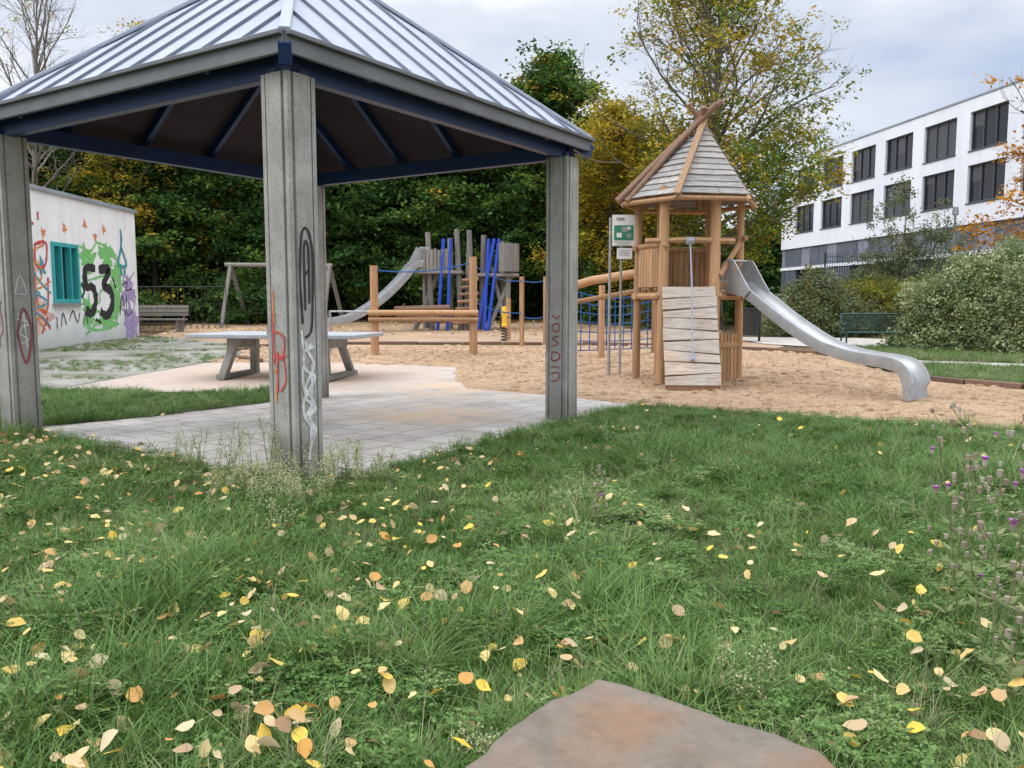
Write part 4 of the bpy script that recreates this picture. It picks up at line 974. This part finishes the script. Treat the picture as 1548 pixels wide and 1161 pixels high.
def mass(name,n,x0,x1,y0,y1,zf,clusters,scale,idxp=None,seed=1):
    r=np.random.default_rng(seed);P=np.c_[r.uniform(x0,x1,n),r.uniform(y0,y1,n),r.random(n)]
    top=zf(P[:,0])*(1+.22*lowfreq(P[:,:2],1.1,seed)+.12*lowfreq(P[:,:2],3.1,seed+1))
    P[:,2]=np.array([gz(a) for a in P[:,1]])+P[:,2]*top
    return scatter(name,P,np.c_[r.normal(0,.3,(n,2)),r.uniform(0,6.28,n)],r.uniform(scale[0],scale[1],n),(idxp(P,r) if idxp else r.integers(0,len(clusters),n)),[bpy.data.objects.new('c',o.data) for o in clusters])
mass('distant_tree_row',4600,-42,9,40,44,lambda x:8.0+0*x,cg[:3]+cg[3:4],(1.4,2.3),seed=5)
mass('hedge',1500,-14,9,38.2,40,lambda x:3.2+0*x,cg[:3],(1,1.7),seed=6)
mass('distant_tree_row',2300,6,22,66,72,lambda x:6.0+0*x,cg[:6],(1.6,2.6),seed=8)
mass('hedge',1300,3.2,9,32.5,34.5,lambda x:2.4+0*x,cg[:3]+cg[3:5],(.8,1.3),seed=9)
cy=[cluster(M['lyg'],26,.44,.06,.115,.7) for _ in range(3)]+[cluster(M['lyel'],26,.44,.06,.115,.7) for _ in range(2)]+[cluster(M['lmid'],24,.42,.06,.11,.7)]
def idx_y(P,r):
    n=len(P);lf=lowfreq(P[:,[0,2]],1.1,31);a=r.integers(0,3,n);a=np.where(r.random(n)+lf*.7<.36,r.integers(3,5,n),a);return np.where(r.random(n)-lf*.5<.16,5,a)
rp_=lambda t:(math.sin(math.pi*(.22+.70*t)))**.8
tree('ash_tree',7.5,30,12.8,4.4,.2,50,301,M['barkl'],cy,1650,.34,leafz=(7.6,.78),up=.42,lift=.05,tr=.22,nsec=6,nter=6,idxf=idx_y,profile=rp_,scale=(.55,1.2))
tree('maple_tree',3.9,33.5,8.4,2.5,.12,28,302,M['bark'],cy,1100,.32,up=.3,lift=.03,tr=.14,idxf=lambda P,r:np.where(r.random(len(P))<.65,r.integers(3,5,len(P)),r.integers(0,3,len(P))),profile=rp_,scale=(.6,1.1))
tree('bare_tree',-18.3,31,13.5,3.6,.35,34,303,M['barkl'],cy,30,.3,up=.6,lift=.06,tr=.16,nsec=6,nter=5,profile=rp_,scale=(.4,.7))
tree('maple_tree',-16.3,34,12.4,2.3,.3,26,304,M['bark'],cy,620,.28,up=.5,lift=.04,tr=.14,idxf=lambda P,r:r.integers(2,5,len(P)),profile=rp_,scale=(.6,1.0))
cor_=[cluster(M['lor'],26,.4,.06,.12,.7) for _ in range(2)]
tree('beech_tree',18.7,25.5,11.5,3.7,.26,36,305,M['bark'],cor_,620,.28,leafz=(6.3,.96),up=.35,lift=.04,tr=.18,nsec=6,nter=4,profile=rp_,scale=(.6,1.0))
def shrub(name,x,y,rx,ry,h,mats,n,seed,cs=(.05,.09),scale=(.5,.9),stems=18,shell=.55,rag=.25):
    rnd=random.Random(seed);r=np.random.default_rng(seed);e=empty(name);zb=gz(y);sg_=Seg()
    for i in range(stems):
        a=rnd.uniform(0,6.28);q=rnd.uniform(.3,.85);p0=Vector((x+rnd.gauss(0,rx*.15),y+rnd.gauss(0,ry*.15),zb-.05));d=Vector((math.cos(a)*rx*q,math.sin(a)*ry*q,h*rnd.uniform(.7,1.05)))
        sg_.poly(limb(p0,d,d.length,5,.12,.0,rnd),.025,.006,4)
    mesh_obj('stems',sg_.V,sg_.F,M['bark'],e)
    d=r.normal(size=(n,3));d[:,2]=np.abs(d[:,2]);d/=np.linalg.norm(d,axis=1)[:,None];rr=np.where(r.random(n)<shell,r.uniform(.85,1.03,n),r.uniform(.2,.9,n)**.6)
    ph=1+rag*(np.sin(d[:,0]*5+seed)+np.sin(d[:,1]*6+seed*2)+np.sin(d[:,2]*7+seed*3)+np.sin(d[:,0]*11+d[:,2]*9))/3
    P=np.c_[x+d[:,0]*rx*rr*ph,y+d[:,1]*ry*rr*ph,zb+.05+d[:,2]*h*rr*ph]
    cl=[cluster(m_,40,.30,cs[0],cs[1],.8) for m_ in mats for _ in range(2)]
    scatter(name+'_foliage_%d'%seed,P,np.c_[r.normal(0,.5,(n,2)),r.uniform(0,6.28,n)],r.uniform(scale[0],scale[1],n),r.integers(0,len(cl),n),cl,e)
    return e
shrub('ivy_shrub',12.8,20.5,3.2,2.1,2.5,[M['livy'],M['livy'],M['lgrey']],2700,1,(.04,.075),(.5,.85),shell=.8,rag=.14)
shrub('shrub',9.7,26.5,1.7,1.2,1.9,[M['lbrown'],M['lgrey']],750,2,(.04,.07))
shrub('shrub',12.3,27.5,1.8,1.4,1.7,[M['lbrown'],M['lyg']],650,3,(.04,.07))
shrub('elder_shrub',14.2,30,2.0,1.6,4.4,[M['lgrey'],M['lgrey'],M['lbrown']],700,4,(.05,.09),(.5,.9),shell=.3,rag=.45,stems=36)
shrub('shrub',16.5,26,2.4,1.6,2.4,[M['lbrown'],M['lgrey']],900,5,(.04,.07))
shrub('shrub',6.2,30.5,1.8,1.2,2.2,[M['lbrown'],M['lgreen']],700,6,(.04,.07))
shrub('shrub',-10.8,33.8,1.6,1.0,1.8,[M['lgreen'],M['lmid']],600,7,(.05,.09))

# ------------------------------------------------------------ weeds
def weed(name,x,y,h,n,mats,seed,fl=48,spread=.12,flsize=.0055):
    rnd=random.Random(seed);e=empty(name);st=Seg();LV=[];LF=[];FV=[];FF=[]
    def quad(V,F,c,a,b): k=len(V);V+=[c-a,c+b,c+a,c-b];F.append((k,k+1,k+2,k+3))
    for i in range(n):
        p=Vector((x+rnd.gauss(0,spread),y+rnd.gauss(0,spread),.02));L=h*rnd.uniform(.55,1.05)
        m_=limb(p,Vector((rnd.gauss(0,.2),rnd.gauss(0,.2),1)),L,6,.06,.02,rnd);st.poly(m_,.003,.0012,3)
        for j in range(24):
            t=rnd.uniform(.1,.98);f=t*6;i0=min(5,int(f));q=m_[i0].lerp(m_[i0+1],f-i0);a=rnd.uniform(0,6.28)
            dv=Vector((math.cos(a),math.sin(a),.5)).normalized()
            if t<.55:
                s=rnd.uniform(.012,.030);quad(LV,LF,q+dv*s,dv*s,dv.cross(Vector((0,0,1))).normalized()*s*.22)
            else:
                b=limb(q,dv+Vector((0,0,.5)),L*rnd.uniform(.08,.2),2,.15,0,rnd);st.poly(b,.0012,.0006,3)
                for _ in range(fl//8):
                    c=b[rnd.choice([1,2])]+Vector((rnd.gauss(0,.012),rnd.gauss(0,.012),rnd.gauss(0,.014)))
                    u=Vector((rnd.gauss(0,1),rnd.gauss(0,1),rnd.gauss(0,1))).normalized();v=u.cross(Vector((rnd.gauss(0,1),rnd.gauss(0,1),rnd.gauss(0,1)))).normalized();quad(FV,FF,c,u*flsize,v*flsize*.7)
    mesh_obj('stems',st.V,st.F,M['stem'],e);mesh_obj('leaves',LV,LF,mats[0],e);mesh_obj('flowers',FV,FF,mats[1],e)
for i,(x,y,h,n,sp_,fl_) in enumerate([(-2.05,6.0,.46,12,.09,48),(-1.55,5.85,.34,16,.13,48),(-1.25,5.80,.36,16,.12,48),(-2.5,6.3,.40,10,.1,48),(-1.65,5.5,.30,18,.15,48),(-1.75,5.95,.60,7,.06,24),(-1.35,5.35,.26,16,.16,48),(-1.5,5.1,.26,12,.16,40),(.42,4.9,.34,5,.05,16),(.82,2.6,.20,9,.06,24),(-1.3,4.5,.24,5,.12,24),(-.05,2.25,.13,7,.05,24),(-1.0,6.0,.30,10,.1,48),(-1.9,5.6,.26,12,.14,48)]):
    weed('flowering_weed',x,y,h,n,[M['drystat'],M['flower']],500+i,fl=fl_,spread=sp_)
def thistle(x,y,h,seed,nb=8,pp=.06):
    rnd=random.Random(seed);e=empty('thistle');st=Seg();HV=MB();PV=MB();LV=[];LF=[]
    m_=limb(Vector((x,y,.0)),Vector((rnd.gauss(0,.12),rnd.gauss(0,.1),1)),h,7,.05,.02,rnd);st.poly(m_,.0045,.002,5)
    for j in range(nb):
        t=.3+.7*j/nb;f=t*7;i=min(6,int(f));q=m_[i].lerp(m_[i+1],f-i);a=j*2.3+rnd.random()
        b=limb(q,Vector((math.cos(a),math.sin(a),.9)),h*rnd.uniform(.10,.26),3,.12,.08,rnd);st.poly(b,.0026,.0012,4)
        ends=[b[-1]]
        for _ in range(1):
            c=limb(b[rnd.choice([1,2])],Vector((rnd.gauss(0,1),rnd.gauss(0,1),.8)),h*rnd.uniform(.05,.1),2,.1,.05,rnd);st.poly(c,.0018,.001,3);ends.append(c[-1])
        for q2 in ends:
            r_=rnd.uniform(.006,.011);HV.tube([q2-Vector((0,0,r_)),q2,q2+Vector((0,0,r_*1.4))],r_*.7,6,r_)
            if rnd.random()<pp: PV.tube([q2+Vector((0,0,r_*1.4)),q2+Vector((0,0,r_*3))],r_*.8,6,r_*1.5)
            else:
                for _ in range(6):
                    u=Vector((rnd.gauss(0,1),rnd.gauss(0,1),abs(rnd.gauss(0,1))+.1)).normalized()*r_*1.7;v=u.cross(Vector((0,0,1))).normalized()*.0016;k=len(HV.V);HV.V+=[q2-v,q2+v,q2+u+Vector((0,0,r_))];HV.F.append((k,k+1,k+2))
        for _ in range(4):
            i=rnd.randrange(1,6);q=m_[i];a=rnd.uniform(0,6.28);s=rnd.uniform(.03,.08);dv=Vector((math.cos(a),math.sin(a),.3));sv=Vector((-math.sin(a),math.cos(a),0));k=len(LV)
            LV+=[q,q+dv*s*.4+sv*s*.16,q+dv*s,q+dv*s*.4-sv*s*.16];LF.append((k,k+1,k+2,k+3))
    mesh_obj('stem',st.V,st.F,M['drystat'],e);HV.obj('seed_heads',M['thseed'],e)
    if PV.V: PV.obj('purple_flowers',M['thpurple'],e)
    mesh_obj('leaves',LV,LF,M['drystat'],e)
for i,(x,y,h) in enumerate([(1.66,2.75,.78),(1.80,2.95,.88),(1.95,3.1,.98),(1.75,3.25,.72),(2.1,3.4,.95),(1.62,2.6,.5),(2.3,3.9,.85),(1.9,2.8,.75),(.46,4.7,.40),(1.72,2.9,.9),(1.85,3.3,.8)]): thistle(x,y,h,700+i,pp=.09)

# ------------------------------------------------------------ light, sky, camera
w=bpy.data.worlds.new('World');S.world=w;w.use_nodes=True;nt=w.node_tree;bg=nt.nodes['Background']
sky=nt.nodes.new('ShaderNodeTexSky');sky.sky_type='NISHITA';sky.sun_disc=False;sky.sun_elevation=R(45);sky.sun_rotation=R(-110)
tc=nt.nodes.new('ShaderNodeTexCoord')
mp=nt.nodes.new('ShaderNodeMapping');mp.inputs['Scale'].default_value=(1,1,2.6);mp.inputs['Location'].default_value=(.55,.1,.2);nt.links.new(tc.outputs['Generated'],mp.inputs[0])
n=nt.nodes.new('ShaderNodeTexNoise');n.inputs['Scale'].default_value=2.6;n.inputs['Detail'].default_value=8;n.inputs['Roughness'].default_value=.5;nt.links.new(mp.outputs[0],n.inputs[0])
cl=ramp(nt,[(.30,(.42,.50,.66)),(.42,(.56,.62,.72)),(.52,(.70,.735,.81)),(.62,(1.05,1.05,1.06))],n.outputs[0])
sx_=nt.nodes.new('ShaderNodeSeparateXYZ');nt.links.new(tc.outputs['Generated'],sx_.inputs[0])
el=maprange(nt,sx_.outputs[2],.33,1.0,1.0,3.6)
sc=nt.nodes.new('ShaderNodeVectorMath');sc.operation='SCALE';nt.links.new(cl.outputs[0],sc.inputs[0]);nt.links.new(el,sc.inputs['Scale'])
sc2=nt.nodes.new('ShaderNodeVectorMath');sc2.operation='SCALE';nt.links.new(sky.outputs[0],sc2.inputs[0]);sc2.inputs['Scale'].default_value=.01
ad=nt.nodes.new('ShaderNodeVectorMath');ad.operation='ADD';nt.links.new(sc.outputs[0],ad.inputs[0]);nt.links.new(sc2.outputs[0],ad.inputs[1])
nt.links.new(ad.outputs[0],bg.inputs[0]);bg.inputs[1].default_value=1.15
su=bpy.data.lights.new('sun','SUN');su.energy=1.25;su.angle=R(28);su.color=(1,.97,.93);so=bpy.data.objects.new('sun',su);COL.objects.link(so)
az=R(-110);elv=R(45);sd_=Vector((math.sin(az)*math.cos(elv),math.cos(az)*math.cos(elv),math.sin(elv)))
so.rotation_euler=sd_.to_track_quat('Z','Y').to_euler()
cam=bpy.data.cameras.new('camera');cam.sensor_width=36;cam.lens=36*1250/1548;cam.clip_end=1500;cam.clip_start=.05
co=bpy.data.objects.new('camera',cam);COL.objects.link(co);co.location=(0,0,1.35);co.rotation_euler=(R(90)-math.atan(122/1250),0,0);S.camera=co
S.view_settings.view_transform='Standard';S.view_settings.look='None';S.view_settings.exposure=0
